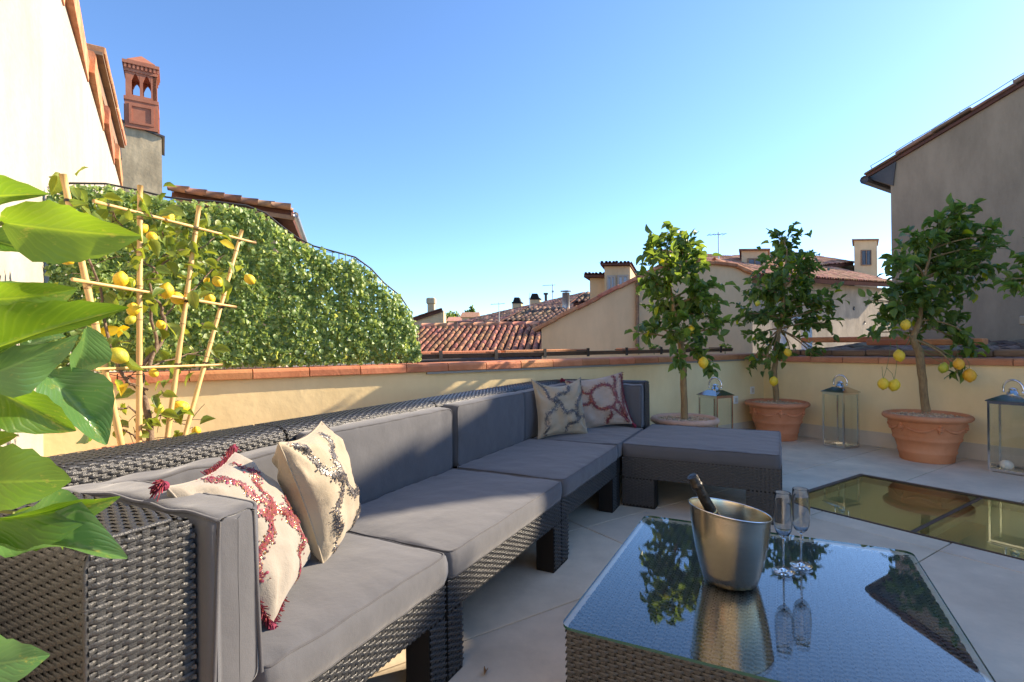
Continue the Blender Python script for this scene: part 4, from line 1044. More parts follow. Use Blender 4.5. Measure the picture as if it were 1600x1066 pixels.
def flat(o, ux, uy, n):
    o, ux, uy, n = map(lambda q: np.asarray(q, float), (o, ux, uy, n))
    return lambda u, v, h: o + u[:, None] * ux + v[:, None] * uy + h[:, None] * n
class Weave:
    def __init__(s): s.V = []; s.F = []; s.b = 0
    def add(s, *a, **k):
        V, F = weave(*a, **k)
        if len(V): s.V.append(V); s.F.append(F + s.b); s.b += len(V)
        return s
    def edge(s, path, r=.0046):
        m_ = MB(); m_.tube(path, [r * (1.15 if i % 2 else .9) for i in range(len(path))], 6, caps=False); V = np.array(m_.v); F = np.array(m_.f)
        s.V.append(V); s.F.append(F + s.b); s.b += len(V); return s
    def build(s, parent):
        return link('wicker_weave', npmesh('wicker_weave', np.vstack(s.V), np.vstack(s.F), M['wicker'], True), parent, 'stuff')

HB = 0.862                    # height of the sofa backs
TB, TF = -2.14, -1.06         # rear and front plane of the sofa (t)
def rounded_profile(d, h, r, n=5, z0=0.0):
    """outer face up, over a rounded top, down the inner face: list of (depth, z, normal)"""
    P = [(0, z0, (-1, 0))]
    for i in range(n + 1):
        th = math.pi - i / n * math.pi / 2; P.append((r + r * math.cos(th), h - r + r * math.sin(th), (math.cos(th), math.sin(th))))
    for i in range(n + 1):
        th = math.pi / 2 - i / n * math.pi / 2; P.append((d - r + r * math.cos(th), h - r + r * math.sin(th), (math.cos(th), math.sin(th))))
    P.append((d, z0, (1, 0)))
    return P
def sweep_fn(path, prof):
    """path: (s,t) points with inward normals; prof: rounded_profile. returns fn(u,v,h), lengths"""
    pu = [0]; 
    for a, b in zip(path, path[1:]): pu.append(pu[-1] + math.hypot(b[0] - a[0], b[1] - a[1]))
    pv = [0]
    for a, b in zip(prof, prof[1:]): pv.append(pv[-1] + math.hypot(b[0] - a[0], b[1] - a[1]))
    pu, pv = np.array(pu), np.array(pv)
    kd = np.array([q[4] if len(q) > 4 else 1.36 for q in path]); pt = np.array([q[:4] for q in path]); pr = np.array([(q[0], q[1], *q[2]) for q in prof])
    def fn(u, v, h):
        s_ = np.interp(u, pu, pt[:, 0]); t_ = np.interp(u, pu, pt[:, 1]); ns = np.interp(u, pu, pt[:, 2]); nt_ = np.interp(u, pu, pt[:, 3])
        d = np.interp(v, pv, pr[:, 0]) * np.interp(u, pu, kd) + h * np.interp(v, pv, pr[:, 2]); z = np.interp(v, pv, pr[:, 1]) + h * np.interp(v, pv, pr[:, 3])
        return (s_ + ns * d)[:, None] * SS + (t_ + nt_ * d)[:, None] * TT + z[:, None] * ZZ
    return fn, pu, pv
def sweep_body(fn, pu, pv, inset=.004, nu=None):
    us = np.array(sorted(set(list(pu)))); vs = pv
    V = []
    for u in us: V.append(fn(np.full(len(vs), u), vs, np.full(len(vs), -inset)))
    V = np.vstack(V); k = len(vs); F = []
    for i in range(len(us) - 1):
        for j in range(k - 1): F.append((i * k + j, (i + 1) * k + j, (i + 1) * k + j + 1, i * k + j + 1))
    F.append(tuple(range(k))); F.append(tuple(range((len(us) - 1) * k + k - 1, (len(us) - 1) * k - 1, -1)))
    return V, F
def corner_path(sa, s_end, flip=False, Rr=.30, tf=TF):
    """(s,t,ns,nt): from the arm front along the arm, round the rear corner, along the back. flip mirrors (far end)"""
    sg = -1 if flip else 1
    P = [(sa, tf - .022, sg, 0, 1.0), (sa, TB + Rr, sg, 0, 1.0)]
    for i in range(1, 10):
        th = i / 9 * math.pi / 2
        P.append((sa + sg * (Rr - Rr * math.cos(th)), TB + Rr - Rr * math.sin(th), sg * math.cos(th), math.sin(th), 1 + .36 * i / 9))
    P.append((s_end, TB, 0, 1, 1.36))
    return P
def front_panel(wv, s0, s1, legs, z_ap, z1=.372, t=TF):
    """front face of a seat base with legs (list of (s0,s1)) and an apron"""
    fn = flat(S(0, t, 0), SS, ZZ, TT)
    wv.add(fn, s0 + .003, s1 - .003, z_ap, z1)
    for a, b in legs: wv.add(fn, a + .002, b - .002, .012, z_ap)
def base_body(m_, s0, s1, legs, z_ap, t0=TB + .02, t=TF, z1=.368, ld=.10):
    m_.box(S(s0, t0, z_ap), SS * (s1 - s0), TT * (t - .005 - t0), ZZ * (z1 - z_ap))
    for a, b in legs:
        m_.box(S(a, t - .005 - ld, 0), SS * (b - a), TT * ld, ZZ * (z_ap + .001))
        m_.box(S(a, t0, 0), SS * (b - a), TT * ld, ZZ * (z_ap + .001))
PROF = rounded_profile(.195, HB, .045)
MODS = {}
# module with the near arm
mo = thing('sofa_module', S(1.0, -1.5, 0), 'nearest wicker sofa section with the tall left arm, behind the foreground leaves', 'sofa section', 'sections of the wicker corner sofa')
path = corner_path(.46, 1.528); fn, pu, pv = sweep_fn(path, PROF)
V, F = sweep_body(fn, pu, pv); m_ = MB(); m_.add(V, F); base_body(m_, .66, 1.525, [(1.43, 1.525)], .245); m_.build('frame', M['wickerb'], mo, True, auto=40)
w = Weave(); ua = pu[1] + .12
w.add(fn, 0, ua, 0.01, pv[-1] - .30); w.add(fn, ua, pu[-1] - .004, pv[1] - .14, pv[-1] - .38)
ff = flat(S(.46, TF - .018, 0), SS, ZZ, TT)
def cap_mask(v):
    if v < HB - .045: return (.004, .191)
    d = .045 - math.sqrt(max(0, .045 ** 2 - (v - HB + .045) ** 2)); return (d + .003, .192 - d)
w.add(ff, .0, .195, .012, HB - .004, mask=cap_mask)
w.edge([S(.4615, TF - .0215, z) for z in np.linspace(.01, HB - .05, 30)] + [S(.4615 + .045 * (1 - math.cos(q)), TF - .0215, HB - .05 + .049 * math.sin(q)) for q in np.linspace(.1, 1.57, 8)] + [S(.51 + .095 * f, TF - .0215, HB - .001) for f in np.linspace(.1, 1, 5)])
front_panel(w, .66, 1.525, [(1.43, 1.525)], .245)
w.build(mo)
# two straight modules
for s0, s1, lab in ((1.535, 2.622, 'wicker sofa section second from the camera, half sunlit'), (2.630, 3.708, 'wicker sofa section third from the camera, mostly in shade')):
    mo = thing('sofa_module', S((s0 + s1) / 2, -1.5, 0), lab, 'sofa section', 'sections of the wicker corner sofa')
    path = [(s0, TB, 0, 1), (s1, TB, 0, 1)]; fn, pu, pv = sweep_fn(path, PROF)
    legs = [(s0, s0 + .10), (s1 - .10, s1)]
    V, F = sweep_body(fn, pu, pv); m_ = MB(); m_.add(V, F); base_body(m_, s0 + .002, s1 - .002, legs, .245); m_.build('frame', M['wickerb'], mo, True, auto=40)
    w = Weave(); w.add(fn, .004, pu[-1] - .004, pv[1] - .14, pv[-1] - .40)
    front_panel(w, s0, s1, legs, .245)
    ffl = flat(S(s1 - .002, TF - .10, 0), TT, ZZ, SS); w.add(ffl, 0, .095, .012, .37)
    w.build(mo)
# far corner module
mo = thing('sofa_module', S(4.3, -1.5, 0), 'far corner section of the wicker sofa, in shade behind the footstool', 'sofa section', 'sections of the wicker corner sofa')
path = corner_path(4.90, 3.716, True); fn, pu, pv = sweep_fn(path, PROF)
V, F = sweep_body(fn, pu, pv); V = V; m_ = MB(); m_.add(V, [f[::-1] for f in F]); base_body(m_, 3.72, 4.72, [(3.72, 3.80)], .245); m_.build('frame', M['wickerb'], mo, True, auto=40)
w = Weave(); w.add(fn, 0, pu[-1] - .004, pv[1] - .14, pv[-1] - .40, seg=8)
ff = flat(S(4.705, TF - .018, 0), SS, ZZ, TT); w.add(ff, 0, .195, .3, HB - .004, mask=cap_mask, seg=8)
w.build(mo)
# footstool
mo = thing('footstool', S(4.34, -.52, 0), 'large square wicker footstool with a grey cushion at the far end of the sofa', 'footstool')
o0, o1, q0, q1 = 3.81, 4.87, -1.05, .01; zl = .215
m_ = MB(); i_ = .005
m_.box(S(o0 + i_, q0 + i_, zl), SS * (o1 - o0 - 2 * i_), TT * (q1 - q0 - 2 * i_), ZZ * (.368 - zl))
for (a, b, c, d) in ((o0 + i_, .12, q0 + i_, .235), (o0 + i_, .12, q1 - .215, .21), (o1 - .125, .12, q0 + i_, .12), (o1 - .125, .12, q1 - .125, .12)):
    m_.box(S(a, c, 0), SS * b, TT * d, ZZ * (zl + .001))
m_.build('frame', M['wickerb'], mo)
w = Weave(); fn = flat(S(o0, q0, 0), TT, ZZ, -SS)
w.add(fn, .003, q1 - q0 - .003, zl, .372); w.add(fn, .003, .235, .012, zl); w.add(fn, q1 - q0 - .213, q1 - q0 - .003, .012, zl)
fn = flat(S(o0, q1, 0), SS, ZZ, TT); w.add(fn, .003, o1 - o0 - .003, zl, .372, seg=8); w.add(fn, .003, .118, .012, zl, seg=8); w.add(fn, o1 - o0 - .118, o1 - o0 - .003, .012, zl, seg=8)
fn = flat(S(o0 + .125, q0 + .235, 0), -SS, ZZ, TT); w.add(fn, 0, .12, .012, zl, seg=8)
w.build(mo)

# ------------------------------------------------------------------ cushions
def cushion_geo(L, W, Hh, r=.035, puff=.018, nx=34, ny=24, wr=.007, seed=0, cr=.03):
    """boxed cushion centred on the origin in x,y; z from 0. Rounded plan corners, soft creases"""
    def coords(l, n):
        h = l / 2; c = [-h, -h + .006, -h + .016, -h + r]; c += list(np.linspace(-h + r, h - r, n)[1:-1]); c += [h - r, h - .016, h - .006, h]; return c
    X, Y = coords(L, nx), coords(W, ny); Zs = [0, .006, Hh * .33, Hh * .66, Hh - .006, Hh]
    idx = {}; V = []; F = []
    def vid(i, j, k):
        key = (i, j, k)
        if key in idx: return idx[key]
        x, y, z = X[i], Y[j], Zs[k]
        fx, fy = 1 - (2 * x / L) ** 2, 1 - (2 * y / W) ** 2
        dx, dy = abs(x) - (L / 2 - cr), abs(y) - (W / 2 - cr)
        if dx > 0 and dy > 0:
            q = math.hypot(dx, dy); qm = max(dx, dy)
            if q > 1e-9: sc = qm / q; x = math.copysign(L / 2 - cr + dx * sc, x); y = math.copysign(W / 2 - cr + dy * sc, y)
        onside = (i in (0, len(X) - 1)) or (j in (0, len(Y) - 1))
        b = Vector((x * 7 + seed * 3.1, y * 7, 1.7)); c_ = noise.noise(b) * .6 + noise.noise(b * 2.7) * .4
        if k == len(Zs) - 1:
            z += puff * (max(0, fx) ** .45) * (max(0, fy) ** .45) + wr * c_
            e = min(L / 2 - abs(x), W / 2 - abs(y))
            z += .0055 * noise.noise(Vector((x * 30, y * 5, seed))) * math.exp(-e / .08) * (1 if e > .004 else 0)
        elif k == 0: z -= 0
        if onside:
            bul = .010 * math.sin(math.pi * k / (len(Zs) - 1)) + .004 * noise.noise(Vector((x * 12, y * 12, z * 20 + seed)))
            if i == 0: x -= bul
            if i == len(X) - 1: x += bul
            if j == 0: y -= bul
            if j == len(Y) - 1: y += bul
        idx[key] = len(V); V.append((x, y, z)); return idx[key]
    nX, nY, nZ = len(X), len(Y), len(Zs)
    for i in range(nX - 1):
        for j in range(nY - 1):
            F.append((vid(i, j, nZ - 1), vid(i + 1, j, nZ - 1), vid(i + 1, j + 1, nZ - 1), vid(i, j + 1, nZ - 1)))
            F.append((vid(i, j + 1, 0), vid(i + 1, j + 1, 0), vid(i + 1, j, 0), vid(i, j, 0)))
    for k in range(nZ - 1):
        for i in range(nX - 1):
            F.append((vid(i, 0, k), vid(i + 1, 0, k), vid(i + 1, 0, k + 1), vid(i, 0, k + 1)))
            F.append((vid(i + 1, nY - 1, k), vid(i, nY - 1, k), vid(i, nY - 1, k + 1), vid(i + 1, nY - 1, k + 1)))
        for j in range(nY - 1):
            F.append((vid(0, j + 1, k), vid(0, j, k), vid(0, j, k + 1), vid(0, j + 1, k + 1)))
            F.append((vid(nX - 1, j, k), vid(nX - 1, j + 1, k), vid(nX - 1, j + 1, k + 1), vid(nX - 1, j, k + 1)))
    V = np.array(V)
    loop = []
    for k in (nZ - 1, 0):
        q = [vid(i, 0, k) for i in range(nX)] + [vid(nX - 1, j, k) for j in range(1, nY)] + [vid(i, nY - 1, k) for i in range(nX - 2, -1, -1)] + [vid(0, j, k) for j in range(nY - 2, 0, -1)]
        loop.append([np.array(idxv) for idxv in V[q]])
    return V, F, loop
def cushion(name, lab, o, ux, uy, uz, L, W, Hh, group, **k):
    """o = centre of the bottom face; ux,uy,uz unit axes"""
    V, F, loops = cushion_geo(L, W, Hh, **k)
    A = np.stack([ux, uy, uz]); P = V @ A + o
    if np.dot(np.cross(ux, uy), uz) < 0: F = [f[::-1] for f in F]
    t_ = thing(name, o, lab, 'cushion', group)
    m_ = MB(); m_.add(P, F); m_.build('cover', M['cushion'], t_, True)
    m_ = MB()
    for lp in loops: m_.tube([q @ A + o for q in lp], .0042, 6, closed=True)
    m_.build('piping', M['piping'], t_, True)
    return t_
gs = 'grey seat cushions of the corner sofa'; gb = 'grey back cushions of the corner sofa'
cushion('seat_cushion', 'nearest grey seat cushion, in sun, with two throw pillows on it', S(1.155, -1.40, .370), SS, TT, ZZ, .73, .70, .098, gs, seed=1, wr=.007, puff=.022)
cushion('seat_cushion', 'second grey seat cushion, half sunlit, right of the black beaded pillow', S(2.078, -1.40, .370), SS, TT, ZZ, 1.065, .70, .094, gs, seed=2)
cushion('seat_cushion', 'third grey seat cushion, shaded, touching the corner of the footstool', S(3.168, -1.40, .370), SS, TT, ZZ, 1.055, .70, .096, gs, seed=3)
cushion('seat_cushion', 'far corner grey seat cushion under the two distant pillows', S(4.14, -1.40, .370), SS, TT, ZZ, .85, .68, .096, gs, seed=4)
cushion('footstool_cushion', 'broad grey cushion lying on the square footstool', S(4.34, -.52, .371), SS, TT, ZZ, 1.045, 1.045, .088, None, seed=5, puff=.012)
cushion('back_cushion', 'long upright grey cushion right of the black beaded pillow, crossed by the shadow edge', S(2.085, -1.866, .648), SS, ZZ, TT, 1.03, .362, .115, gb, seed=6, nx=34, ny=16, puff=.012)
cushion('back_cushion', 'upright grey cushion of the third sofa section, left of the far pillows', S(3.13, -1.866, .652), SS, ZZ, TT, .93, .37, .115, gb, seed=7, nx=30, ny=16, puff=.014)

def corner_cushion(lab, path, th, z0, z1, seed, drop=0.0):
    """upright cushion wrapped round the inside corner; path: (s,t,ns,nt) of its outer line"""
    t_ = thing('corner_cushion', S(path[3][0], path[3][1], z0), lab, 'cushion', gb)
    r = .028; hh = z1 - z0; prof = []
    for (cx, cz, a0) in ((r, r, 180), (th - r, r, 270), (th - r, hh - r, 0), (r, hh - r, 90)):
        for i in range(5): a = R(a0 + i * 22.5); prof.append((cx + r * math.cos(a), cz + r * math.sin(a)))
    # extra points along the tall faces
    full = []
    for i, p in enumerate(prof):
        full.append(p); q = prof[(i + 1) % len(prof)]
        d = math.hypot(q[0] - p[0], q[1] - p[1])
        if d > .04:
            for k in range(1, 6): full.append((p[0] + (q[0] - p[0]) * k / 6, p[1] + (q[1] - p[1]) * k / 6))
    pu = [0]
    for a, b in zip(path, path[1:]): pu.append(pu[-1] + math.hypot(b[0] - a[0], b[1] - a[1]))
    pt = np.array(path); U = np.array(sorted(set([0, .002, .005, .009, .014, .02] + list(np.linspace(.03, pu[-1] - .03, int(pu[-1] / .014))) + [pu[-1] - q for q in (.02, .012, .005, 0)]))); k = len(full); V = []; F = []; seams = {0: [], 1: []}
    arc0, arc1 = pu[1], pu[-2]
    for iu, u in enumerate(U):
        s_, tt, ns, nt_ = (np.interp(u, pu, pt[:, c]) for c in range(4))
        e = min(u, pu[-1] - u); sh = 0 if e > .02 else (.02 - math.sqrt(max(0, .02 ** 2 - (.02 - e) ** 2))) * .7; fd = min(1, e / .09) ** 1.5; dr = drop * min(1, max(0, (u - arc0 * .6) / (arc1 - arc0 * .6))) / hh
        fold = math.exp(-((u - (arc0 + arc1) / 2) / .16) ** 2)
        for (d, z) in full:
            dd = d; zz = z
            cz = abs(2 * z / hh - 1); face = 1 if d > th * .6 else 0
            pf = .020 * (1 - cz ** 2) * fd if d > th * .8 else 0
            wri = (.008 + .020 * fold) * (noise.noise(Vector((u * (34 + 26 * fold), z * 4, seed))) * .6 + noise.noise(Vector((u * 12, z * 9, seed + 5))) * .5)
            wri *= .12 + .88 * fd
            dd = d * (1 - 2 * sh / th) + sh + pf + wri * (.8 if d > th * .3 else .3); zz = z0 + z * (1 - sh / hh * .6 - dr) + (.010 * noise.noise(Vector((u * 9, d * 10, seed + 9))) if z > hh * .6 else 0)
            V.append(S(s_ + ns * dd, tt + nt_ * dd, zz))
        for w_, (dq, zq) in enumerate(((0.004, hh - .006), (th - .004, hh - .006))):
            best = min(range(k), key=lambda j: (full[j][0] - dq) ** 2 + (full[j][1] - zq) ** 2); seams[w_].append(V[iu * k + best])
    for i in range(len(U) - 1):
        for j in range(k): F.append((i * k + j, (i + 1) * k + j, (i + 1) * k + (j + 1) % k, i * k + (j + 1) % k))
    for e0, rev_, nb in ((0, True, 1), ((len(U) - 1) * k, False, -1)):
        ring = np.array(V[e0:e0 + k]); nxt = np.array(V[e0 + nb * 8 * k:e0 + nb * 8 * k + k]); cen = ring.mean(0); od = unit(cen - nxt.mean(0)); prev = e0
        pe = path[0] if rev_ else path[-1]; dd_v = unit(S(pe[2], pe[3], 0))
        for sc_, of_ in ((.80, .0020), (.50, .0034), (.20, .0040), (.01, .0041)):
            b_ = len(V); V += [q - dd_v * np.dot(q - cen, dd_v) * (1 - sc_) - ZZ * (q - cen)[2] * (1 - sc_) * .06 + od * (of_ + .0035 * noise.noise(Vector((q[2] * 9, sc_ * 2, seed)))) for q in ring]
            for j in range(k): a, b, c, d = prev + j, prev + (j + 1) % k, b_ + (j + 1) % k, b_ + j; F.append((b, a, d, c) if rev_ else (a, b, c, d))
            prev = b_
    sg = np.dot(np.cross(SS * path[0][2] + TT * path[0][3], SS * (path[1][0] - path[0][0]) + TT * (path[1][1] - path[0][1])), ZZ)
    if sg > 0: F = [f[::-1] for f in F]
    m_ = MB(); m_.add(V, F); m_.build('cover', M['cushion'], t_, True)
    m_ = MB()
    for w_ in (0, 1): m_.tube(seams[w_], .0048, 6)
    for w_ in (0, 1):
        e0 = seams[w_][0]; s_, tt, ns, nt_ = path[0]; d = .004 if w_ == 0 else th - .004
        m_.tube([e0 + (S(s_ + ns * d, tt + nt_ * d, z0 + .01) - e0) * f for f in np.linspace(0, 1, 6)], .0048, 6)
    m_.build('piping', M['piping'], t_, True)
def inner_path(sa, s_end, flip, tf):
    sg = -1 if flip else 1; Rr = .11; tb = -1.868
    P = [(sa, tf, sg, 0), (sa, tb + Rr, sg, 0)]
    for i in range(1, 8):
        th = i / 7 * math.pi / 2; P.append((sa + sg * (Rr - Rr * math.cos(th)), tb + Rr - Rr * math.sin(th), sg * math.cos(th), math.sin(th)))
    P.append((s_end, tb, 0, 1)); return P
corner_cushion('nearest upright grey cushion, wrinkled where it bends round the sofa corner beside the arm', inner_path(.662, 1.50, False, -1.045), .12, .462, .858, 1.0, .055)
corner_cushion('far upright grey cushion bent round the distant sofa corner, behind the far pillows', inner_path(4.698, 3.62, True, -1.085), .115, .462, .842, 2.0)

# ------------------------------------------------------------------ throw pillows
def pillow(lab, c, ux, uy, un, W, Hh, T, cloth, beads, seed, tassels=(), trim=None, motif=None, sag=0.0):
    """square pillow: c centre, ux right, uy up, un front normal"""
    rs = random.Random(seed); ux, uy, un = map(unit, (ux, uy, un))
    t_ = thing('throw_pillow', c - uy * Hh / 2, lab, 'pillow', 'throw pillows on the sofa')
    def surf(x, y, side):
        e = max(0, (1 - x * x)) * max(0, (1 - y * y))
        px = x * (1 - .11 * (1 - y * y) ** 1.0) ; py = y * (1 - .11 * (1 - x * x))
        z = side * T / 2 * e ** .42
        w = noise.noise(Vector((x * 2.1 + seed, y * 2.1, side * 2.0))) * .02 + noise.noise(Vector((x * 5 + seed, y * 5, side))) * .008
        rad = math.exp(-((abs(x) - 1) ** 2 + (abs(y) - 1) ** 2) / .35)
        w += .012 * rad * math.sin(math.atan2(1 - abs(y) + .01, 1 - abs(x) + .01) * 9 + seed)
        z += w * min(1, e * 6)
        zz = py * Hh / 2 - sag * (1 - x * x) * max(0, py)
        return c + ux * px * W / 2 + uy * zz + un * z
    n = 36; gridp = [math.sin(math.pi / 2 * (2 * i / n - 1)) * .35 + (2 * i / n - 1) * .65 for i in range(n + 1)]
    V = []; F = []
    for side in (1, -1):
        b = len(V)
        for i in range(n + 1):
            for j in range(n + 1): V.append(surf(gridp[i], gridp[j], side))
        for i in range(n):
            for j in range(n):
                q = (b + i * (n + 1) + j, b + (i + 1) * (n + 1) + j, b + (i + 1) * (n + 1) + j + 1, b + i * (n + 1) + j + 1)
                F.append(q if side > 0 else q[::-1])
    if np.dot(np.cross(ux, uy), un) < 0: F = [f[::-1] for f in F]
    m_ = MB(); m_.add(V, F); m_.build('cover', M[cloth], t_, True)
    m_ = MB(); ed = [surf(x, -1, 1) for x in gridp] + [surf(1, y, 1) for y in gridp[1:]] + [surf(x, 1, 1) for x in gridp[-2::-1]] + [surf(-1, y, 1) for y in gridp[-2:0:-1]]
    m_.tube(ed, .003, 5, closed=True); m_.build('seam', M[cloth], t_, True)
    # embroidery: beaded branches
    V = []; F = []; MI = []; b = 0
    for poly in motif:
        pts = []
        for (p, q) in zip(poly, poly[1:]):
            L = math.hypot(q[0] - p[0], q[1] - p[1]); k = max(2, int(L / .016))
            for i in range(k): pts.append((p[0] + (q[0] - p[0]) * i / k, p[1] + (q[1] - p[1]) * i / k))
        for (x, y) in pts:
            for r in range(11):
                rr = abs(rs.gauss(0, .050))
                if r > 10 and rs.random() < .7: rr = rs.uniform(.06, .12)
                a = rs.uniform(0, 2 * math.pi); X, Y = x + rr * math.cos(a), y + rr * math.sin(a)
                if abs(X) > .985 or abs(Y) > .985: continue
                p = surf(X, Y, 1); e = .004
                nx = surf(min(X + .01, 1), Y, 1) - surf(X - .01, Y, 1); ny = surf(X, min(Y + .01, 1), 1) - surf(X, Y - .01, 1)
                nn = unit(np.cross(nx, ny)); nn = nn if np.dot(nn, un) > 0 else -nn
                nn = unit(nn + V3(rs.gauss(0, .25), rs.gauss(0, .25), rs.gauss(0, .25)))
                x1, y1, _ = frame(unit(nx) * math.cos(a) + unit(ny) * math.sin(a), nn)
                s1 = rs.uniform(.0026, .0056) * (1.0 if W > .4 else .9); s2 = s1 * rs.uniform(.5, 1.0)
                p = p + nn * .0022
                V += [p + x1 * s1, p + y1 * s2, p - x1 * s1, p - y1 * s2, p + nn * .0016]
                for q in ((0, 1), (1, 2), (2, 3), (3, 0)): F.append((b + q[0], b + q[1], b + 4)); MI.append(0)
                k = rs.choices(range(len(beads)), [q[1] for q in beads])[0]
                MI[-4:] = [k] * 4; b += 5
    link('embroidery', npmesh('embroidery', np.array(V), np.array(F), [M[q[0]] for q in beads], False, MI), t_, 'stuff')
    for (cx, cy, L) in tassels:
        m_ = MB(); p = surf(cx, cy, 1); out = unit(ux * cx + uy * cy)
        m_.ball(p + out * .008, .012, 8, 6)
        for k in range(46):
            d = unit(out + V3(rs.gauss(0, .38), rs.gauss(0, .38), rs.gauss(0, .38)) - ZZ * .25)
            m_.tube([p + out * .005, p + out * .01 + d * L * .5, p + out * .01 + d * L * rs.uniform(.8, 1.1) - ZZ * .012], [.0022, .002, .0014], 4)
        m_.build('tassel', M['tassel'], t_)
    if trim:
        m_ = MB()
        for (x0, y0, x1, y1) in trim:
            for k in range(150):
                f = k / 149; p = surf(x0 + (x1 - x0) * f, y0 + (y1 - y0) * f, 1); out = unit(ux * ((x0 + x1) / 2) + uy * ((y0 + y1) / 2)) + un * rs.gauss(0, .5)
                m_.tube([p, p + out * rs.uniform(.010, .017) + V3(rs.gauss(0, .003), rs.gauss(0, .003), rs.gauss(0, .003))], [.0020, .0014], 4)
        m_.build('fringe', M['tassel'], t_, kind='stuff')
    return t_
def wav(x0, amp, ph, n=24, y0=-1, y1=1, tilt=0): return [(x0 + tilt * (y0 + (y1 - y0) * i / n) + amp * math.sin(ph + (y0 + (y1 - y0) * i / n) * 3.0), y0 + (y1 - y0) * i / n) for i in range(n + 1)]
def diag(p, q, bow=.12, n=14):
    d = (q[0] - p[0], q[1] - p[1]); return [(p[0] + d[0] * i / n - d[1] * bow * math.sin(2 * math.pi * i / n), p[1] + d[1] * i / n + d[0] * bow * math.sin(2 * math.pi * i / n)) for i in range(n + 1)]
RED = [('bd_red', 5), ('bd_pink', 4), ('bd_plum', 2.2), ('bd_gold', 3)]
BLK = [('bd_black', 6), ('bd_grey', 4), ('bd_beige', 1.2)]
OGEE = [diag((-.95, .35), (-.1, .15)), diag((-.1, .15), (.45, .95)), diag((-.1, .15), (.25, -.35)), diag((.25, -.35), (.95, -.1)), diag((.25, -.35), (-.2, -.95)), diag((-.95, -.45), (-.35, .2)), diag((-.5, .95), (-.1, .15)), diag((.95, .5), (.25, -.35), .2)]
OGEE2 = [diag((-.85, .95), (-.35, .25)), diag((-.35, .25), (.35, .95)), diag((-.35, .25), (-.75, -.55)), diag((-.35, .25), (.15, -.25)), diag((.15, -.25), (.95, -.35)), diag((.95, .9), (.62, -.3), .1), diag((.62, -.3), (.05, -.95)), diag((-.75, -.55), (-.7, -.98))]
LOOP = [[(.15 + .5 * math.cos(R(a)), .15 + .52 * math.sin(R(a))) for a in range(-30, 331, 12)], diag((-.35, .1), (-.95, -.2)), diag((-.3, .35), (-.95, .95)), diag((.6, -.1), (.9, -.9), .1), diag((.1, -.35), (.95, -.62), .1), diag((.66, .95), (.62, .1), .06), diag((.95, .95), (.86, -.95), .02), diag((.3, -.5), (.15, -.95), .1)]
# red beaded pillow leaning on the arm cushion
def lean(bl, uy, ux, W, Hh):
    uy = unit(S(*uy)); ux = unit(S(*ux)); un = unit(np.cross(ux, uy))
    o = S(*bl); c = o + uy * Hh / 2 + ux * W / 2
    if np.dot(un, V3(0, 0, H) - c) < 0: un = -un
    return c, ux, uy, un
q = lean((.905, -1.174, .485), (-.46, -.17, .87), (.81, -.585, 0), .41, .46)
pillow('cream pillow with crimson beaded branches and tassels, nearest, leaning on the arm cushion', *q, .41, .46, .19, 'linen2', RED, 3, tassels=((-1, -1, .025), (1, 1, .025), (-1, 1, .030)), trim=[(-.1, 1, 1, 1), (-1, -1, -.35, -1), (-1, -1, -1, -.6)], motif=OGEE)
q = lean((1.234, -1.345, .485), (-.42, .10, .90), (.85, -.52, 0), .43, .49)
pillow('natural linen pillow with black beaded branches, standing just right of the nearest pillow', *q, .43, .49, .19, 'linen', BLK, 5, motif=OGEE2)
fx = unit(SS * .787 + TT * .617)
cF = (onz(843, 686, .47) + onz(917, 681, .47)) / 2 + ZZ * .235
fn_ = unit(np.cross(fx, ZZ)); fn_ = fn_ if fn_[1] < 0 else -fn_
pillow('cream pillow with black beaded branches at the far corner of the sofa', cF - fn_ * .05, fx, ZZ - fn_ * .22, fn_ + ZZ * .22, .46, .47, .15, 'linen', BLK, 7, motif=OGEE2, sag=.05)
cG = (onz(880, 672, .47) + onz(993, 668, .47)) / 2 + ZZ * .23
fx2 = unit(SS * .55 + TT * .83); fn2 = unit(np.cross(fx2, ZZ)); fn2 = fn2 if fn2[1] < 0 else -fn2
pillow('beige pillow with a pink beaded loop, farthest, half hidden behind the black beaded one', cG - fn2 * .03, fx2 + ZZ * .13, ZZ - fx2 * .13 - fn2 * .25, fn2 + ZZ * .25, .52, .46, .15, 'linen3', [('bd_red', 6), ('bd_plum', 3), ('bd_gold', 1)], 9, motif=LOOP, tassels=((-1, 1, .035), (1, -1, .03)), trim=[(1, -1, 1, 1)])

# ------------------------------------------------------------------ coffee table
TZ = .40
tb = thing('coffee_table', S(1.91, -.06, 0), 'low square dark wicker coffee table with a mirror-like glass top', 'table')
a0, a1, c0_, c1_ = 1.39, 2.432, -.552, .432
m_ = MB(); m_.box(S(a0 + .004, c0_ + .004, .0), SS * (a1 - a0 - .008), TT * (c1_ - c0_ - .008), ZZ * .380); m_.build('frame', M['wickerb'], tb)
w = Weave()
w.add(flat(S(a0, c1_, 0), -TT, ZZ, -SS), .002, c1_ - c0_ - .002, .015, .386)
w.add(flat(S(a0, c0_, 0), SS, ZZ, -TT), .002, a1 - a0 - .002, .015, .386, seg=8)
w.add(flat(S(a1, c1_, 0), -SS, ZZ, TT), .002, a1 - a0 - .002, .015, .386, seg=8)
w.add(flat(S(a0, c0_, .385), TT, SS, ZZ), .002, c1_ - c0_ - .002, .002, a1 - a0 - .002, amp=.0042)
w.build(tb)
m_ = MB(); pl = []
x0, x1, y0, y1 = 1.375, 2.446, -.565, .445; rc = .035
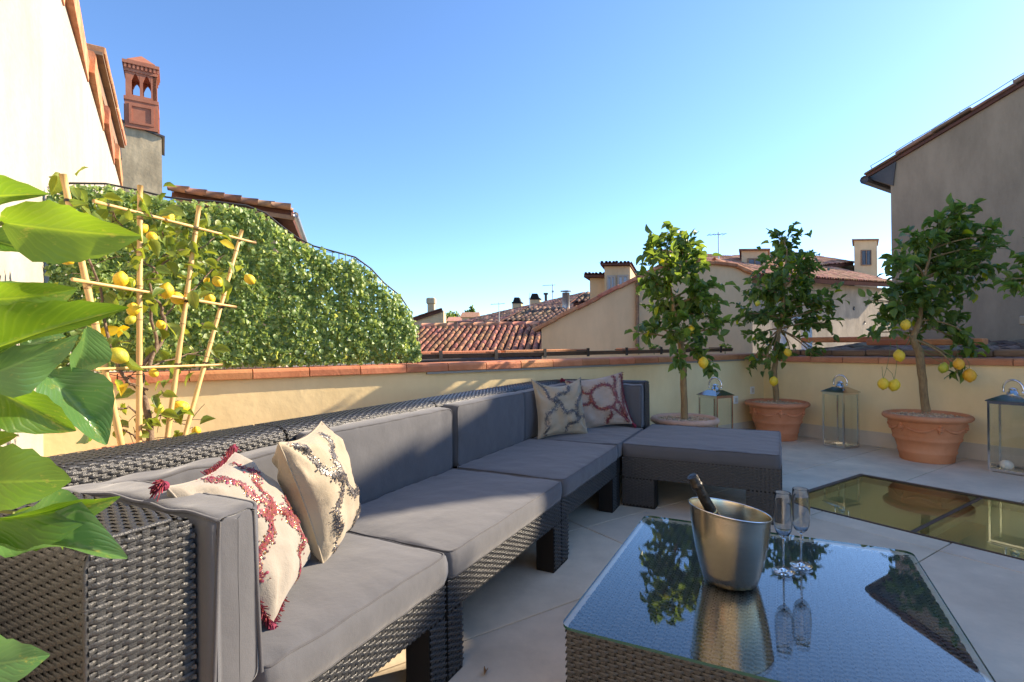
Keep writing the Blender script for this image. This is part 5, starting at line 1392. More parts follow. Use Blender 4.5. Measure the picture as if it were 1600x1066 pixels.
for (cx, cy, s0) in ((x0 + rc, y0 + rc, 180), (x1 - rc, y0 + rc, 270), (x1 - rc, y1 - rc, 0), (x0 + rc, y1 - rc, 90)):
    for i in range(6): q = R(s0 + i * 18); pl.append(S(cx + rc * math.cos(q), cy + rc * math.sin(q), TZ - .008))
m_.prism(pl, ZZ * .008, mi=1, mcap=0); m_.build('glass_top', [M['tabletop'], M['edge']], tb)

# champagne bucket, bottle, flutes
bc = onz(1141, 907, TZ); tilt_d = unit(V3(.98, .1, 0))
bk = thing('ice_bucket', bc, 'brushed steel champagne bucket with a slanted rim on the glass table', 'bucket')
def shear(p):
    f = max(0, p[2] / .245); return p + ZZ * (-np.dot(p, tilt_d) * .15 * f ** 2 - .006 * f)
ou = [(.0001, 0), (.078, 0), (.086, .004), (.096, .04), (.108, .09), (.117, .14), (.1235, .19), (.127, .235), (.129, .244), (.130, .247)]
inn = [(.1275, .2465), (.125, .235), (.1215, .19), (.115, .14), (.106, .09), (.094, .04), (.08, .008), (.0001, .006)]
m_ = MB(); m_.lathe(ou + inn, bc + ZZ * .001, 56, shear=shear); m_.build('bucket', M['brushed'], bk, True, auto=50)
m_ = MB(); m_.tube([bc + shear(V3(.1288 * math.cos(q), .1288 * math.sin(q), .246)) for q in np.linspace(0, 2 * math.pi, 56, endpoint=False)], .0022, 6, closed=True); m_.build('rim', M['chrome'], bk, True)
tp = at(1081, 744, bc[1] - .02); bt = bc + V3(.045, .03, .05); ax = unit(tp - bt); Lb = np.linalg.norm(tp - bt)
bo = thing('champagne_bottle', bt, 'dark champagne bottle with black foil neck leaning in the steel bucket', 'bottle')
x_, y_, _ = frame(V3(1, 0, 0) - ax * ax[0], ax)
def rev(m_, prof, n=20):
    V = []; F = []
    for (r, l) in prof:
        for j in range(n): q = 2 * math.pi * j / n; V.append(bt + ax * l + (np.cross(ax, x_) * math.sin(q) + x_ * math.cos(q)) * r)
    for i in range(len(prof) - 1):
        for j in range(n): F.append((i * n + j, i * n + (j + 1) % n, (i + 1) * n + (j + 1) % n, (i + 1) * n + j))
    F.append(tuple(range(n - 1, -1, -1))); F.append(tuple(range((len(prof) - 1) * n, len(prof) * n))); m_.add(V, F)
m_ = MB(); rev(m_, [(.030, 0), (.040, .01), (.041, .09), (.036, .13), (.026, .17), (.0185, .20), (.0165, .24)]); m_.build('glass', M['bottle'], bo, True)
m_ = MB(); rev(m_, [(.0185, Lb - .155), (.0175, Lb - .10), (.0168, Lb - .05), (.0168, Lb - .045), (.0192, Lb - .042), (.0192, Lb - .034), (.0175, Lb - .031), (.0178, Lb - .008), (.0165, Lb - .001), (.010, Lb)]); m_.build('foil', M['foil'], bo, True, auto=40)
m_ = MB(); rev(m_, [(.0190, Lb - .150), (.0190, Lb - .143)]); m_.build('gold_band', M['gold'], bo, True)
for (px, py, lab) in ((1224.5, 893, 'left clear champagne flute beside the steel bucket'), (1252, 884.5, 'right clear champagne flute, slightly farther back')):
    c = onz(px, py, TZ) + ZZ * .0008; t_ = thing('champagne_flute', c, lab, 'glass', 'two champagne flutes on the table')
    p_ = [(.0001, 0), (.036, 0), (.0372, .0012), (.036, .0024), (.018, .0045), (.006, .0085), (.0038, .014), (.0034, .06), (.0034, .108), (.0046, .116), (.012, .122), (.0215, .132), (.0275, .148), (.0302, .170), (.0298, .205), (.0272, .245), (.0252, .275), (.0248, .2765), (.0242, .275), (.0262, .245), (.0288, .205), (.0292, .170), (.0265, .149), (.0205, .134), (.011, .126), (.0001, .1225)]
    m_ = MB(); m_.lathe(p_, c, 40); m_.build('glass', M['crystal'], t_, True)

# ------------------------------------------------------------------ terracotta pots
def pot(name, c, lab, Rr=.37, hh=.47, m='pot', swag=True, group='large terracotta pots with lemon trees'):
    t_ = thing(name, c, lab, 'plant pot', group); k = Rr / .37; q = hh / .47
    P = [(.215, 0), (.222, .006), (.232, .075), (.240, .085), (.244, .10), (.238, .112), (.262, .20), (.277, .212), (.284, .228), (.277, .244), (.284, .26), (.318, .395), (.325, .405), (.352, .415), (.368, .43), (.370, .445), (.360, .462), (.340, .470), (.322, .462), (.312, .44), (.306, .41)]
    m_ = MB(); m_.lathe([(r * k, z * q) for r, z in P], c, 48); m_.build('pot', M[m], t_, True, auto=55)
    m_ = MB()
    if swag:   # garlands, rosettes and pendants in relief
        def on(th, z): r = (.284 + (z - .26) / .135 * .034) * k; return c + V3(r * math.cos(th), r * math.sin(th), z * q)
        for i in range(6):
            t0 = 2 * math.pi * i / 6 + .2
            path = [on(t0 + (2 * math.pi / 6) * f, .372 - .055 * math.sin(math.pi * f)) for f in np.linspace(.12, .88, 11)]
            m_.tube(path, [.006 + .010 * math.sin(math.pi * f) for f in np.linspace(0, 1, 11)], 6)
            for f in np.linspace(.2, .8, 7): m_.ball(on(t0 + (2 * math.pi / 6) * f, .372 - .055 * math.sin(math.pi * f)), .013, 6, 4)
            for a_, z_, r_ in ((0, .345, .026), (.06, .352, .014), (-.06, .352, .014), (0, .315, .016), (0, .375, .016)): m_.ball(on(t0 + a_, z_), r_, 8, 5)
        m_.build('relief', M[m], t_, True)
    m_ = MB(); N = 32; V = [c + ZZ * .435 * q]; F = []
    rs = random.Random(int(c[0] * 100))
    for ring in range(1, 9):
        for j in range(N):
            th = 2 * math.pi * j / N; r = .309 * k * ring / 8; V.append(c + V3(r * math.cos(th), r * math.sin(th), .432 * q + rs.uniform(-.006, .006) + .012 * (1 - ring / 8)))
    for j in range(N): F.append((0, 1 + j, 1 + (j + 1) % N))
    for ring in range(7):
        for j in range(N): a = 1 + ring * N; F.append((a + j, a + N + j, a + N + (j + 1) % N, a + (j + 1) % N))
    m_.add(V, F); so = m_.build('soil', M['soil'], t_)
    Vs = []; Fs = []; b = 0; B = MB(); B.ball((0, 0, 0), 1, 6, 4); bv, bf = np.array(B.v), np.array(B.f)
    ms = []
    for i in range(420):
        r = .30 * k * math.sqrt(rs.random()); th = rs.uniform(0, 6.283); s_ = rs.uniform(.006, .012)
        p = c + V3(r * math.cos(th), r * math.sin(th), .438 * q + rs.uniform(0, .008)); ms.append(Matrix.Translation(Vector(p)) @ Matrix.Diagonal((s_, s_ * rs.uniform(.7, 1), s_ * .8, 1)))
    P_, F_ = instanced(bv, bf, ms); link('pebbles', npmesh('pebbles', P_, F_, M['soil'], True), t_, 'stuff')
    return t_
def GP(a, b): return G(a, b, 0)
PC = [V3(1.72, 5.2, 0), GP(3.63, 6.335), GP(2.10, 6.375), GP(.72, 6.36)]
pot('lemon_pot', PC[0], 'pale terracotta pot with a wide rim, half hidden behind the footstool', .33, .47, 'potpale', False)
pot('lemon_pot', PC[1], 'terracotta pot with relief garlands standing in the parapet corner')
pot('lemon_pot', PC[2], 'terracotta pot with relief garlands between the two lanterns on the right')
pot('lemon_pot', PC[3], 'terracotta pot out of frame to the right of the last lantern')

# ------------------------------------------------------------------ lemon trees
def hang(t_, p, q):
    m_ = MB(); m_.tube(bez(p, lerp(p, q, .5) + V3(.02, 0, -.03), q, 8), [.0018 + .0002 * i for i in range(9)], 5); m_.build('stalk', M['twig'], t_, True)
def tree(lab, base, trunk, clusters, nleaf, seed, lemons=(), Lr=(.08, .125), bark='bark', limit=300, extra_forks=()):
    """trunk: list of (point, radius); clusters: (centre, radius vec, weight)"""
    rs = random.Random(seed); np.random.seed(seed)
    t_ = thing('lemon_tree', base, lab, 'lemon tree', 'potted lemon trees')
    m_ = MB(); P = [q[0] for q in trunk]; Rd = [q[1] for q in trunk]
    pp = []; rr = []
    for i in range(len(P) - 1):
        for k in range(4):
            f = k / 4; pp.append(lerp(P[i], P[i + 1], f) + V3(rs.gauss(0, .003), rs.gauss(0, .003), 0)); rr.append((Rd[i] * (1 - f) + Rd[i + 1] * f) * rs.uniform(.94, 1.06))
    pp.append(P[-1]); rr.append(Rd[-1]); m_.tube(pp, rr, 10); m_.build('trunk', M[bark], t_, True)
    br = MB(); tw = MB(); specs = []
    tot = sum(q[2] for q in clusters)
    for (c, rad, wgt) in clusters:
        c = np.asarray(c, float)
        # leave the trunk below the cluster
        cand = [(np.linalg.norm((c - p)) + (1.5 if p[2] > c[2] - .05 else 0) * 1.0, i) for i, p in enumerate(pp) if i > len(pp) * .45]
        i0 = min(cand)[1] if cand else len(pp) - 1
        st = pp[i0]; mid = lerp(st, c, .55) + V3(rs.gauss(0, .05), rs.gauss(0, .05), .06 if c[2] > st[2] else .10)
        path = bez(st, mid, c, 8); br.tube(path, np.linspace(min(.011, rr[i0] * .75), .0045, 9), 6)
        n = max(3, int(nleaf * wgt / tot)); nt_ = max(2, n // 6)
        for k in range(nt_):
            f = rs.uniform(.45, 1.0); p0 = path[int(f * 8)]
            d = unit(np.random.randn(3)); e = c + d * rad * rs.uniform(.6, 1.08) ; 
            md = lerp(p0, e, .5) + V3(rs.gauss(0, .03), rs.gauss(0, .03), rs.uniform(0, .06)); tp_ = bez(p0, md, e, 6)
            tw.tube(tp_, np.linspace(.0034, .0014, 7), 4)
            for j in range(6 + (1 if rs.random() < n / nt_ - 6 else 0)):
                g_ = 1 - .72 * j / 6 ; q = tp_[min(6, int(g_ * 6))] if j else tp_[6]
                ax_ = unit(tp_[6] - tp_[3]); out = unit(ax_ * rs.uniform(.2, 1.0) + np.random.randn(3) * .65 + V3(0, 0, rs.uniform(-.45, .25)))
                nn = unit(V3(rs.gauss(0, .5), rs.gauss(0, .5), 1.0) + d * .35)
                L = rs.uniform(*Lr); specs.append((q, out, nn, L, L * rs.uniform(.48, .62)))
    br.build('branches', M[bark], t_, True); tw.build('twigs', M['twig'], t_, True, kind='stuff')
    put_leaves(specs, t_, LM, M['leaf_i'], limit=limit)
    for (p, sz, kind) in lemons:
        lemon(p, sz, t_, kind); m_ = MB(); q = p + ZZ * sz * .62; m_.tube([q - ZZ * .01, q + V3(rs.gauss(0, .01), .01, .05), q + V3(rs.gauss(0, .03), .02, .11)], [.0025, .002, .002], 5); m_.build('stalk', M['twig'], t_)
    return t_
def cl(lst, Y, jit, seed):
    rs = random.Random(seed); out = []
    for (x, y, r) in lst:
        rr = r / FPX * Y; c = at(x, y, Y + rs.uniform(-jit, jit)); out.append((c, V3(rr, rr, rr * .9), r * r))
    return out
Y1 = 5.2
T1 = cl([(1020, 400, 26), (1070, 385, 28), (1040, 385, 38), (1066, 425, 40), (1025, 445, 34), (1095, 465, 36), (1045, 480, 42), (1105, 490, 28), (1120, 515, 20), (1065, 515, 34), (1020, 515, 20), (1000, 522, 12), (1100, 530, 20), (1060, 570, 16), (1092, 566, 16), (1112, 574, 12), (1098, 405, 20), (1120, 450, 14)], Y1, .28, 1)
tree('first lemon tree, nearest the sofa, with sunlit top leaves', PC[0] + ZZ * .43, [(at(1070, 660, Y1), .036), (at(1068, 600, Y1), .033), (at(1067, 555, Y1), .032), (at(1059, 520, Y1), .026), (at(1052, 480, Y1), .016), (at(1046, 430, Y1), .009)], T1, 1000, 21,
     [(at(1079, 517, Y1 - .2), .085, 'lemon'), (at(1099, 567, Y1 - .2), .095, 'lemon')])
Y2 = 6.55
T2 = cl([(1228, 372, 30), (1238, 400, 34), (1205, 420, 34), (1262, 425, 34), (1180, 455, 34), (1222, 455, 44), (1265, 465, 40), (1300, 470, 24), (1165, 490, 24), (1205, 495, 34), (1250, 500, 34), (1290, 505, 22), (1180, 530, 20), (1205, 555, 24), (1172, 568, 14), (1235, 560, 16), (1285, 560, 20), (1280, 575, 10), (1310, 480, 12), (1195, 578, 14)], Y2, .35, 2)
tree('second lemon tree, in the parapet corner, with the densest crown', PC[1] + ZZ * .43, [(at(1213, 625, Y2), .036), (at(1210, 580, Y2), .033), (at(1214, 530, Y2), .030), (at(1222, 500, Y2), .024), (at(1225, 450, Y2), .015), (at(1230, 390, Y2), .008)], T2, 1250, 22,
     [(at(1231, 551, Y2 - .3), .085, 'lemon'), (at(1209, 596, Y2 - .25), .10, 'lemon'), (at(1184, 474, Y2 - .3), .06, 'lime')])
Y3 = 5.36
T3 = cl([(1495, 328, 26), (1478, 348, 30), (1440, 375, 34), (1490, 375, 40), (1530, 392, 28), (1562, 368, 22), (1410, 405, 30), (1455, 415, 44), (1505, 420, 40), (1545, 415, 24), (1395, 445, 30), (1440, 460, 44), (1490, 455, 38), (1405, 480, 34), (1385, 500, 20), (1370, 520, 18), (1450, 490, 30), (1490, 510, 28), (1515, 530, 20), (1530, 552, 20), (1505, 575, 14), (1500, 590, 12), (1425, 525, 12), (1360, 470, 12), (1572, 385, 12)], Y3, .30, 3)
t3_ = tree('third lemon tree, right, with several ripe lemons hanging low', PC[2] + ZZ * .43, [(at(1446, 643, Y3), .038), (at(1442, 595, Y3), .036), (at(1436, 548, Y3), .036), (at(1426, 530, Y3), .032), (at(1438, 500, Y3), .026), (at(1440, 450, Y3), .017), (at(1455, 390, Y3), .009)], T3, 1350, 23,
     [(at(1415, 508, Y3 - .25), .09, 'lemon'), (at(1405, 556, Y3 - .25), .10, 'lemon'), (at(1380, 600, Y3 - .2), .10, 'lemon'), (at(1397, 602, Y3 - .22), .105, 'lemon'), (at(1474, 575, Y3 - .2), .09, 'lime'), (at(1498, 569, Y3 - .3), .095, 'orange'), (at(1515, 587, Y3 - .32), .11, 'orange')])
for (x, y, xx, yy) in ((1380, 592, 1392, 535), (1397, 594, 1402, 538), (1405, 548, 1422, 528), (1474, 568, 1440, 548), (1498, 561, 1442, 545), (1515, 577, 1490, 560)): hang(t3_, at(x, y, Y3 - .24), at(xx, yy, Y3 - .06))
Y4 = 4.6
T4 = cl([(1580, 436, 18), (1590, 455, 16), (1598, 440, 18), (1625, 420, 36), (1660, 400, 50), (1680, 450, 50), (1640, 460, 30)], Y4, .2, 4)
b4 = PC[3]
tree('fourth lemon tree, mostly out of frame, one leafy branch showing at the right edge', b4 + ZZ * .43, [(b4 + ZZ * .43, .036), (b4 + V3(0, 0, 1.1), .032), (lerp(b4 + V3(0, 0, 1.3), at(1660, 440, Y4), .6), .02), (at(1665, 420, Y4), .01)], T4, 300, 24, limit=300)

# ------------------------------------------------------------------ lanterns
def lantern(c, rot, lab, s=.255, candle=False, hh=.625):
    t_ = thing('lantern', c, lab, 'lantern', 'steel and glass lanterns by the pots')
    ux, uy = hdir(rot), hdir(rot - 90); h2 = s / 2
    def P(x, y, z): return c + ux * x + uy * y + ZZ * z
    m_ = MB(); p = .016
    for sx in (-1, 1):
        for sy in (-1, 1): m_.box(P(sx * h2 - (p if sx > 0 else 0), sy * h2 - (p if sy > 0 else 0), .03), ux * p, uy * p, ZZ * (hh - .05))
    for z in (.008, hh - .02):
        m_.box(P(-h2, -h2, z), ux * s, uy * p, ZZ * .0215); m_.box(P(-h2, h2 - p, z), ux * s, uy * p, ZZ * .0215)
        m_.box(P(-h2, -h2 + p, z), ux * p, uy * (s - 2 * p), ZZ * .0215); m_.box(P(h2 - p, -h2 + p, z), ux * p, uy * (s - 2 * p), ZZ * .0215)
    for sx in (-1, 1):
        for sy in (-1, 1): m_.box(P(sx * (h2 - .02) - .012, sy * (h2 - .02) - .012, 0), ux * .024, uy * .024, ZZ * .0075)
    m_.build('frame', M['chrome'], t_)
    m_ = MB(); m_.box(P(-h2 + p, -h2 + p, .010), ux * (s - 2 * p), uy * (s - 2 * p), ZZ * .006); m_.build('base_plate', M['chrome'], t_)
    for (o, d) in ((P(-h2 + p, -h2 + .007, .0305), ux), (P(-h2 + p, h2 - .010, .0305), ux), (P(-h2 + .007, -h2 + p, .0305), uy), (P(h2 - .010, -h2 + p, .0305), uy)):
        m_ = MB(); m_.box(o, d * (s - 2 * p), np.cross(ZZ, d) * .003, ZZ * (hh - .052)); m_.build('glass_pane', M['pane'], t_)
    m_ = MB(); e = h2 + .012; k = .055; z0, z1 = hh + .002, hh + .062
    b = [P(-e, -e, z0), P(e, -e, z0), P(e, e, z0), P(-e, e, z0)]; b2 = [q + ZZ * .008 for q in b]; tq = [P(-k, -k, z1), P(k, -k, z1), P(k, k, z1), P(-k, k, z1)]
    m_.add(b + b2 + tq, [(3, 2, 1, 0)] + [(i, (i + 1) % 4, 4 + (i + 1) % 4, 4 + i) for i in range(4)] + [(4 + i, 4 + (i + 1) % 4, 8 + (i + 1) % 4, 8 + i) for i in range(4)] + [(8, 9, 10, 11)]); m_.build('roof', M['capsteel'], t_)
    m_ = MB(); m_.lathe([(.046, z1), (.048, z1 + .012), (.040, z1 + .022), (.030, z1 + .040), (.036, z1 + .050), (.020, z1 + .062), (.0001, z1 + .066)], c, 20); m_.build('finial', M['chrome'], t_, True, auto=40)
    m_ = MB(); hr = .074; cz = z1 + .050; hx = hdir(math.degrees(math.atan2(c[0], c[1])) + 90 + 28)
    m_.tube([c + hx * hr * math.cos(q) + ZZ * (cz + hr * 1.12 * math.sin(q)) for q in np.linspace(-.35, math.pi + .35, 22)], .009, 8); m_.build('handle', M['chrome'], t_, True)
    return t_
lantern(at(1118, 655, 5.75) * V3(1, 1, 0), 62, 'steel and glass lantern half hidden behind the first pot')
lantern(G(2.915, 6.40, 0), 68, 'steel and glass lantern standing alone between the second and third pots')
LC = G(1.452, 6.39, 0)
lantern(LC, 60, 'steel and glass lantern at the right edge with a white candle inside', .28, True, .64)
cd = thing('candle', LC + ZZ * .016 - BB * .03, 'white ball candle lying inside the lantern at the right edge', 'candle')
m_ = MB(); cc = LC + AA * .04 - BB * .045 + ZZ * .062; m_.ball(cc, .046, 18, 12, axes=np.array([unit(AA) * .050, BB * .044, ZZ * .045])); m_.build('wax', M['wax'], cd, True)
m_ = MB(); m_.tube([cc + ZZ * .043, cc + ZZ * .056], .0015, 5); m_.build('wick', M['iron'], cd)

# ------------------------------------------------------------------ bamboo trellis with its lemon plant and pot
pc = V3(-1.70, 2.42, 0)
pot('trellis_pot', pc, 'tall terracotta pot behind the sofa holding the bamboo trellis', .30, .74, 'pot', False, group=None)
tr = thing('bamboo_trellis', pc + ZZ * .7, 'fan shaped trellis of four bamboo canes and three cross bars behind the sofa', 'trellis')
def on_fan(x, y):
    """point of the fan plane seen at a pixel"""
    n = unit(np.cross(V3(math.sin(R(10.2)), math.cos(R(10.2)), 0), ZZ)); return onp(x, y, V3(-1.734, 2.0, 1.2), n)
canes = [((98, 272), (194, 715), .0130), ((219, 290), (217, 712), .0122), ((311, 322), (258, 708), .0122), ((378, 360), (283, 702), .0108)]
for (p, q, r) in canes:
    A_, B_ = on_fan(*p), on_fan(*q); m_ = MB(); L = np.linalg.norm(B_ - A_); n = max(6, int(L / .14)); path = []; rad = []
    for i in range(n * 3 + 1): f = i / (n * 3); path.append(lerp(A_, B_, f)); rad.append(r * (.86 + .14 * f) * (1.10 if i % 3 == 0 else .97))
    m_.tube(path, rad, 10); ca = m_.build('cane', M['bamboo'], tr, True)
    for i in range(1, n):
        f = i / n; c_ = lerp(A_, B_, f); d_ = unit(B_ - A_); m_ = MB(); m_.tube([c_ - d_ * .003, c_ + d_ * .003], r * 1.03, 10); m_.build('node', M['node'], ca)
nf = unit(np.cross(V3(math.sin(R(10.2)), math.cos(R(10.2)), 0), ZZ)); nf = nf if np.dot(nf, V3(.6, -.8, 0)) > 0 else -nf
for (p, q, r) in (((138, 315), (394, 380), .0070), ((104, 437), (363, 480), .0070), ((140, 577), (341, 570), .0062)):
    A_, B_ = on_fan(*p) + nf * .025, on_fan(*q) + nf * .022; m_ = MB(); m_.tube([lerp(A_, B_, f) for f in np.linspace(0, 1, 13)], [r * (1.12 if i % 3 == 0 else .95) for i in range(13)], 8); m_.build('cross_bar', M['bamboo'], tr, True)
    for (cp, cq, cr_) in canes:
        a1, a2 = on_fan(*cp), on_fan(*cq)
        best = min(np.linspace(0, 1, 60), key=lambda f: min(np.linalg.norm(lerp(a1, a2, f) - lerp(A_, B_, h)) for h in np.linspace(0, 1, 40)))
        c_ = lerp(a1, a2, best); d_ = unit(a2 - a1); m_ = MB()
        for k in range(3): m_.tube([c_ + d_ * (.004 * k - .004) - nf * (cr_ + .002), c_ + d_ * (.004 * k - .004) + nf * (cr_ + 2.2 * r)], .0016, 4)
        m_.lathe([(cr_ * 1.12, -.005), (cr_ * 1.12, .005)], c_, 8); m_.build('tie', M['twine'], tr)
lp = thing('trellis_lemon_plant', pc + ZZ * .68, 'sparse lemon plant with yellowing leaves and many lemons trained on the bamboo trellis', 'lemon plant')
def nr_(x, y, off=0.0): return on_fan(x, y) - nf * (.05 + off)
stems = [[(245, 705), (243, 655), (239, 610), (244, 575), (262, 535), (268, 500), (262, 470), (240, 450), (228, 440)], [(246, 575), (258, 540), (256, 500), (250, 470), (262, 430), (280, 400), (270, 360), (255, 330)], [(239, 610), (215, 600), (200, 560), (190, 500), (182, 450), (160, 400), (140, 350), (120, 310)],
         [(280, 400), (300, 390), (330, 385), (355, 370)], [(268, 500), (300, 470), (325, 450), (345, 420), (360, 400)], [(243, 655), (225, 635), (205, 640), (182, 632)], [(245, 690), (230, 680), (210, 675), (190, 668)], [(239, 610), (215, 585), (205, 610)], [(262, 430), (235, 400), (220, 360), (190, 330)], [(244, 575), (290, 560), (330, 545)], [(243, 660), (270, 650), (300, 665), (315, 668)]]
m_ = MB(); rs = random.Random(31); allp = []
for i, st in enumerate(stems):
    P_ = [nr_(x, y, rs.uniform(-.02, .05)) for x, y in st]; pth = []
    for a, b in zip(P_, P_[1:]): pth += [lerp(a, b, f) + V3(rs.gauss(0, .004), rs.gauss(0, .004), rs.gauss(0, .004)) for f in (0, .33, .66)]
    pth.append(P_[-1]); r0 = .017 if i == 0 else .009 if i < 3 else .0045
    m_.tube(pth, np.linspace(r0, .0026, len(pth)), 7)
    if i < 5: allp += pth[len(pth) // 4:]
    # bare side shoots
    for k in range(5):
        q = pth[rs.randrange(len(pth))]; e = q + V3(rs.gauss(0, .09), rs.gauss(0, .05), rs.gauss(0, .05)); m_.tube(bez(q, lerp(q, e, .5) + ZZ * .015, e, 4), [.0022, .002, .0018, .0016, .001], 4)
m_.build('stem', M['barkgrey'], lp, True)
specs = []
zones = [(120, 295, 25, 5), (165, 320, 25, 6), (205, 345, 22, 7), (250, 330, 26, 10), (290, 345, 26, 9), (330, 370, 24, 8), (355, 360, 20, 4), (265, 380, 30, 10), (300, 410, 28, 10), (330, 420, 22, 6), (215, 390, 24, 8), (240, 430, 26, 8), (195, 460, 26, 9), (235, 470, 20, 5), (290, 460, 24, 5), (340, 440, 22, 5), (160, 520, 20, 3), (185, 545, 22, 4), (250, 520, 20, 3), (300, 560, 24, 3), (340, 555, 16, 3), (250, 600, 18, 3), (280, 640, 18, 5), (245, 640, 14, 3), (230, 668, 14, 5), (312, 668, 12, 3), (175, 612, 12, 2), (385, 430, 10, 2), (300, 500, 20, 2)]
for (x, y, r, n) in zones:
    for k in range(int(n * 1.7)):
        p = nr_(x + rs.gauss(0, r * .6), y + rs.gauss(0, r * .6), rs.uniform(-.10, .10))
        d = unit(V3(rs.gauss(0, 1), rs.gauss(0, .6), rs.gauss(-.35, .6))); nn = unit(V3(rs.gauss(.3, .5), rs.gauss(-.6, .5), rs.gauss(.6, .4))); L = rs.uniform(.055, .095)
        specs.append((p, d, nn, L, L * rs.uniform(.5, .62)))
put_leaves(specs, lp, LMY, M['leaf_i'])
for (x, y, sz, kd) in ((100, 402, .070, 'lemon'), (117, 391, .068, 'lemon'), (187, 437, .072, 'lemon'), (207, 442, .062, 'lime'), (282, 466, .075, 'lemon'), (216, 484, .078, 'lemon'), (176, 556, .085, 'lime'), (383, 437, .070, 'lemon'), (345, 440, .068, 'lemon'), (333, 467, .066, 'lemon'), (251, 455, .080, 'lemon'), (262, 340, .068, 'lemon'), (283, 637, .080, 'lemon'), (243, 370, .058, 'lemon'), (228, 357, .055, 'lemon'), (250, 508, .05, 'lemon'), (246, 583, .05, 'lemon'), (312, 674, .055, 'lemon'), (247, 640, .05, 'lime'), (210, 500, .05, 'lime')):
    lemon(nr_(x, y, -.03 - .05 * (x % 3) / 2), sz * .80, lp, kd, 1.2)

# ------------------------------------------------------------------ foreground lemon plant at the left edge
fg = thing('foreground_lemon_plant', V3(-.80, .42, 0), 'large leaved lemon plant close to the camera at the left edge', 'lemon plant')
m_ = MB(); st = [V3(-.80, .42, .45), V3(-.76, .45, .8), V3(-.70, .50, 1.05), V3(-.66, .53, 1.25), V3(-.64, .54, 1.45)]
m_.tube(st, [.014, .012, .009, .007, .005], 8); m_.build('stem', M['bark'], fg, True)
def big_leaf(b, t, wpx, Yb, Yt, roll, fold=.16, curl=.18, wave=.12, m='leaff', seed=0, blunt=1.0):
    P_, Q_ = at(*b, Yb), at(*t, Yt); L = np.linalg.norm(Q_ - P_); W = .9 * wpx / FPX * (Yb + Yt) / 2; curl *= 1.35; wave += .07
    v, f, u = leaf_geo(14, 5, fold, curl, wave, blunt, seed)
    view = unit(V3(0, 0, H) - (P_ + Q_) / 2); x = unit(Q_ - P_); n = unit(view - x * np.dot(view, x)); y = np.cross(n, x)
    n2 = n * math.cos(R(roll)) + y * math.sin(R(roll)); x, y, z = frame(x, n2)
    Wc = W / max(.35, abs(math.cos(R(roll)))) 
    link('leaf', npmesh('leaf', v, f, M[m], True, uv=u), fg, None, m4(P_, x * L, y * Wc, z * L))
    m_ = MB(); k = min(range(len(st)), key=lambda i: abs(st[i][2] - P_[2])); m_.tube(bez(P_ + x * L * .02, lerp(P_, st[k], .5) + ZZ * .01, st[k], 6), [.0018] * 7, 5); m_.build('leaf_stalk', M['twig'], fg, True)
LEAVES = [((-60, 312), (64, 300), 62, .52, .50, 25, .15, .1, .05, 'leaff', 1, .9), ((-2, 348), (213, 374), 100, .47, .50, -18, .14, .16, .05, 'leaff', 2, 1.0), ((-25, 372), (90, 404), 52, .56, .58, 35, .25, .1, .05, 'leaff', 3, 1.0),
          ((-50, 470), (112, 462), 84, .55, .58, -25, .2, .3, .05, 'leaff', 4, 1.0), ((-20, 548), (192, 478), 66, .50, .52, 22, .28, .12, .06, 'leaff', 5, 1.0), ((-60, 600), (122, 536), 70, .49, .52, -35, .12, .2, .08, 'leafg', 6, 1.0),
          ((70, 580), (172, 690), 88, .58, .60, 20, .25, .2, .10, 'leafg', 7, .9), ((135, 510), (118, 600), 50, .60, .62, 45, .2, .2, .05, 'leafg', 8, 1.0), ((-40, 588), (106, 676), 74, .52, .54, -20, .15, .25, .05, 'leaff', 9, 1.25), ((140, 640), (130, 704), 22, .60, .62, 30, .3, .4, .1, 'leaff', 10, 1.0),
          ((-80, 758), (107, 748), 112, .47, .50, 15, .12, .12, .04, 'leaff', 11, 1.1), ((-60, 818), (180, 792), 62, .48, .52, -40, .16, .2, .04, 'leaff', 12, 1.0), ((-30, 838), (195, 862), 88, .50, .52, 28, .30, .15, .22, 'leafg', 13, 1.05), ((20, 800), (112, 842), 26, .52, .54, 50, .2, .4, .05, 'leaff', 14, 1.0),
          ((-90, 1050), (68, 1028), 96, .48, .50, -10, .15, .2, .06, 'leafg', 15, 1.1), ((-40, 700), (26, 678), 32, .54, .56, 20, .2, .2, .05, 'leaff', 16, 1.0), ((-50, 440), (60, 520), 54, .58, .60, 55, .2, .3, .05, 'leafg', 17, 1.0), ((30, 545), (98, 520), 36, .60, .62, 60, .2, .2, .05, 'leafg', 18, 1.0)]
for q in LEAVES: big_leaf(*q)
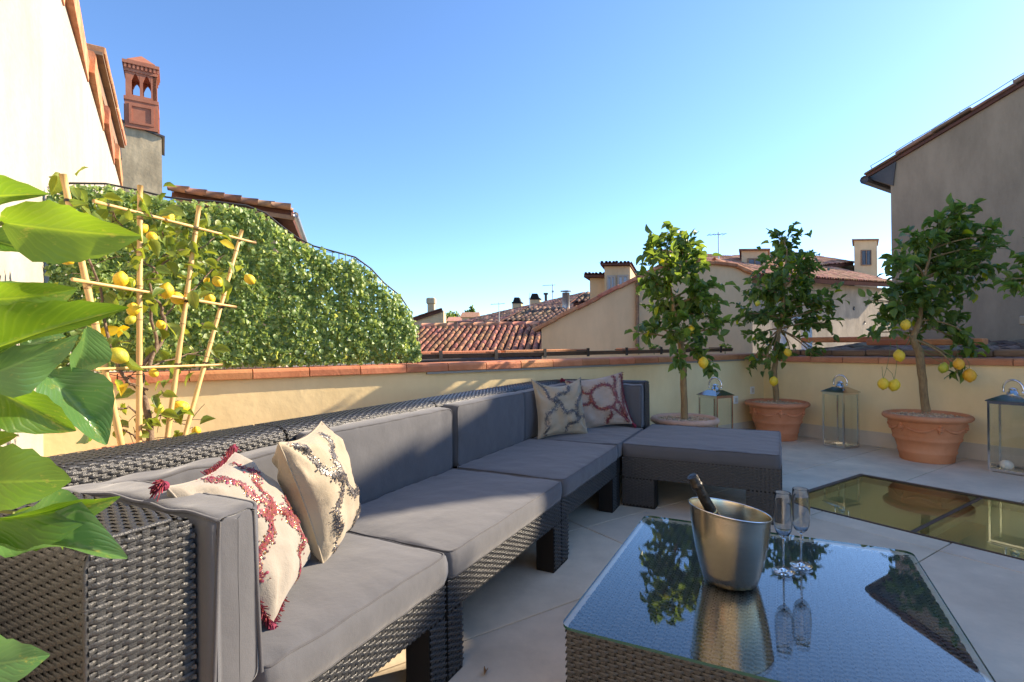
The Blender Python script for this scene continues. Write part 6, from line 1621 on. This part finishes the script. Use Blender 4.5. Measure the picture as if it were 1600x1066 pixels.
# leaves outside the frame that throw the dappled shadow on the cream wall
rs = random.Random(77); specs = []
for k in range(60):
    p = V3(-.80 + rs.gauss(0, .08), .42 + rs.gauss(0, .10), rs.uniform(.62, 1.62))
    if abs(at(0, 540, p[1])[0]) > abs(p[0]) - .10: continue
    specs.append((p, unit(V3(rs.gauss(-.3, .6), rs.gauss(0, .7), rs.gauss(-.2, .4))), unit(V3(rs.gauss(0, .5), rs.gauss(0, .5), 1)), rs.uniform(.08, .12), rs.uniform(.045, .06)))
put_leaves(specs, fg, [npmesh('leaf', v, f, M['leaff'], True, uv=u) for v, f, u in LG], M['leaf_i'])
pot('planter', V3(-.82, .40, 0), 'terracotta pot of the foreground plant, out of frame at the lower left', .20, .46, 'pot', False, group=None)

# small weeds growing on the gutter edge
rs = random.Random(55)
for (x, n, lab) in ((1022, 10, 'small green weeds on the gutter left of the first tree trunk'), (1133, 12, 'small green weeds on the gutter between the first and second trees'), (998, 5, 'tiny weed at the foot of the drainpipe')):
    p0 = ona(x, 548, 4.7); t_ = thing('weed', p0, lab, 'weed'); sp = []
    for k in range(n * 2): sp.append((p0 + BB * rs.gauss(0, .06) + ZZ * rs.uniform(-.01, .07), unit(V3(rs.gauss(0, 1), rs.gauss(0, .6), rs.uniform(.1, 1))), unit(V3(rs.gauss(0, .5), -.5, 1)), rs.uniform(.04, .07), rs.uniform(.02, .035)))
    put_leaves(sp, t_, LM, M['leaf_i'])
    m_ = MB(); m_.tube([p0 - ZZ * .05, p0 + ZZ * .03], .006, 5); m_.build('stem', M['twig'], t_)

p0 = onz(757, 1056, .003); t_ = thing('fallen_leaf', p0, 'tiny curled brown leaf lying on the floor tiles near the table corner', 'fallen leaf')
v, f, u = leaf_geo(6, 2, .5, .6, .2, 1.0, 3); M['dry'] = mat('dry_leaf', (.36, .17, .05), (.22, .10, .03), scale=30, rough=.8)
me = npmesh('leaf_blade', v, f, M['dry'], True, uv=u); link('leaf_blade', me, t_, None, leaf_matrix(p0 + ZZ * .004, V3(.2, 1, .1), V3(.1, -.3, 1), .035, .016))
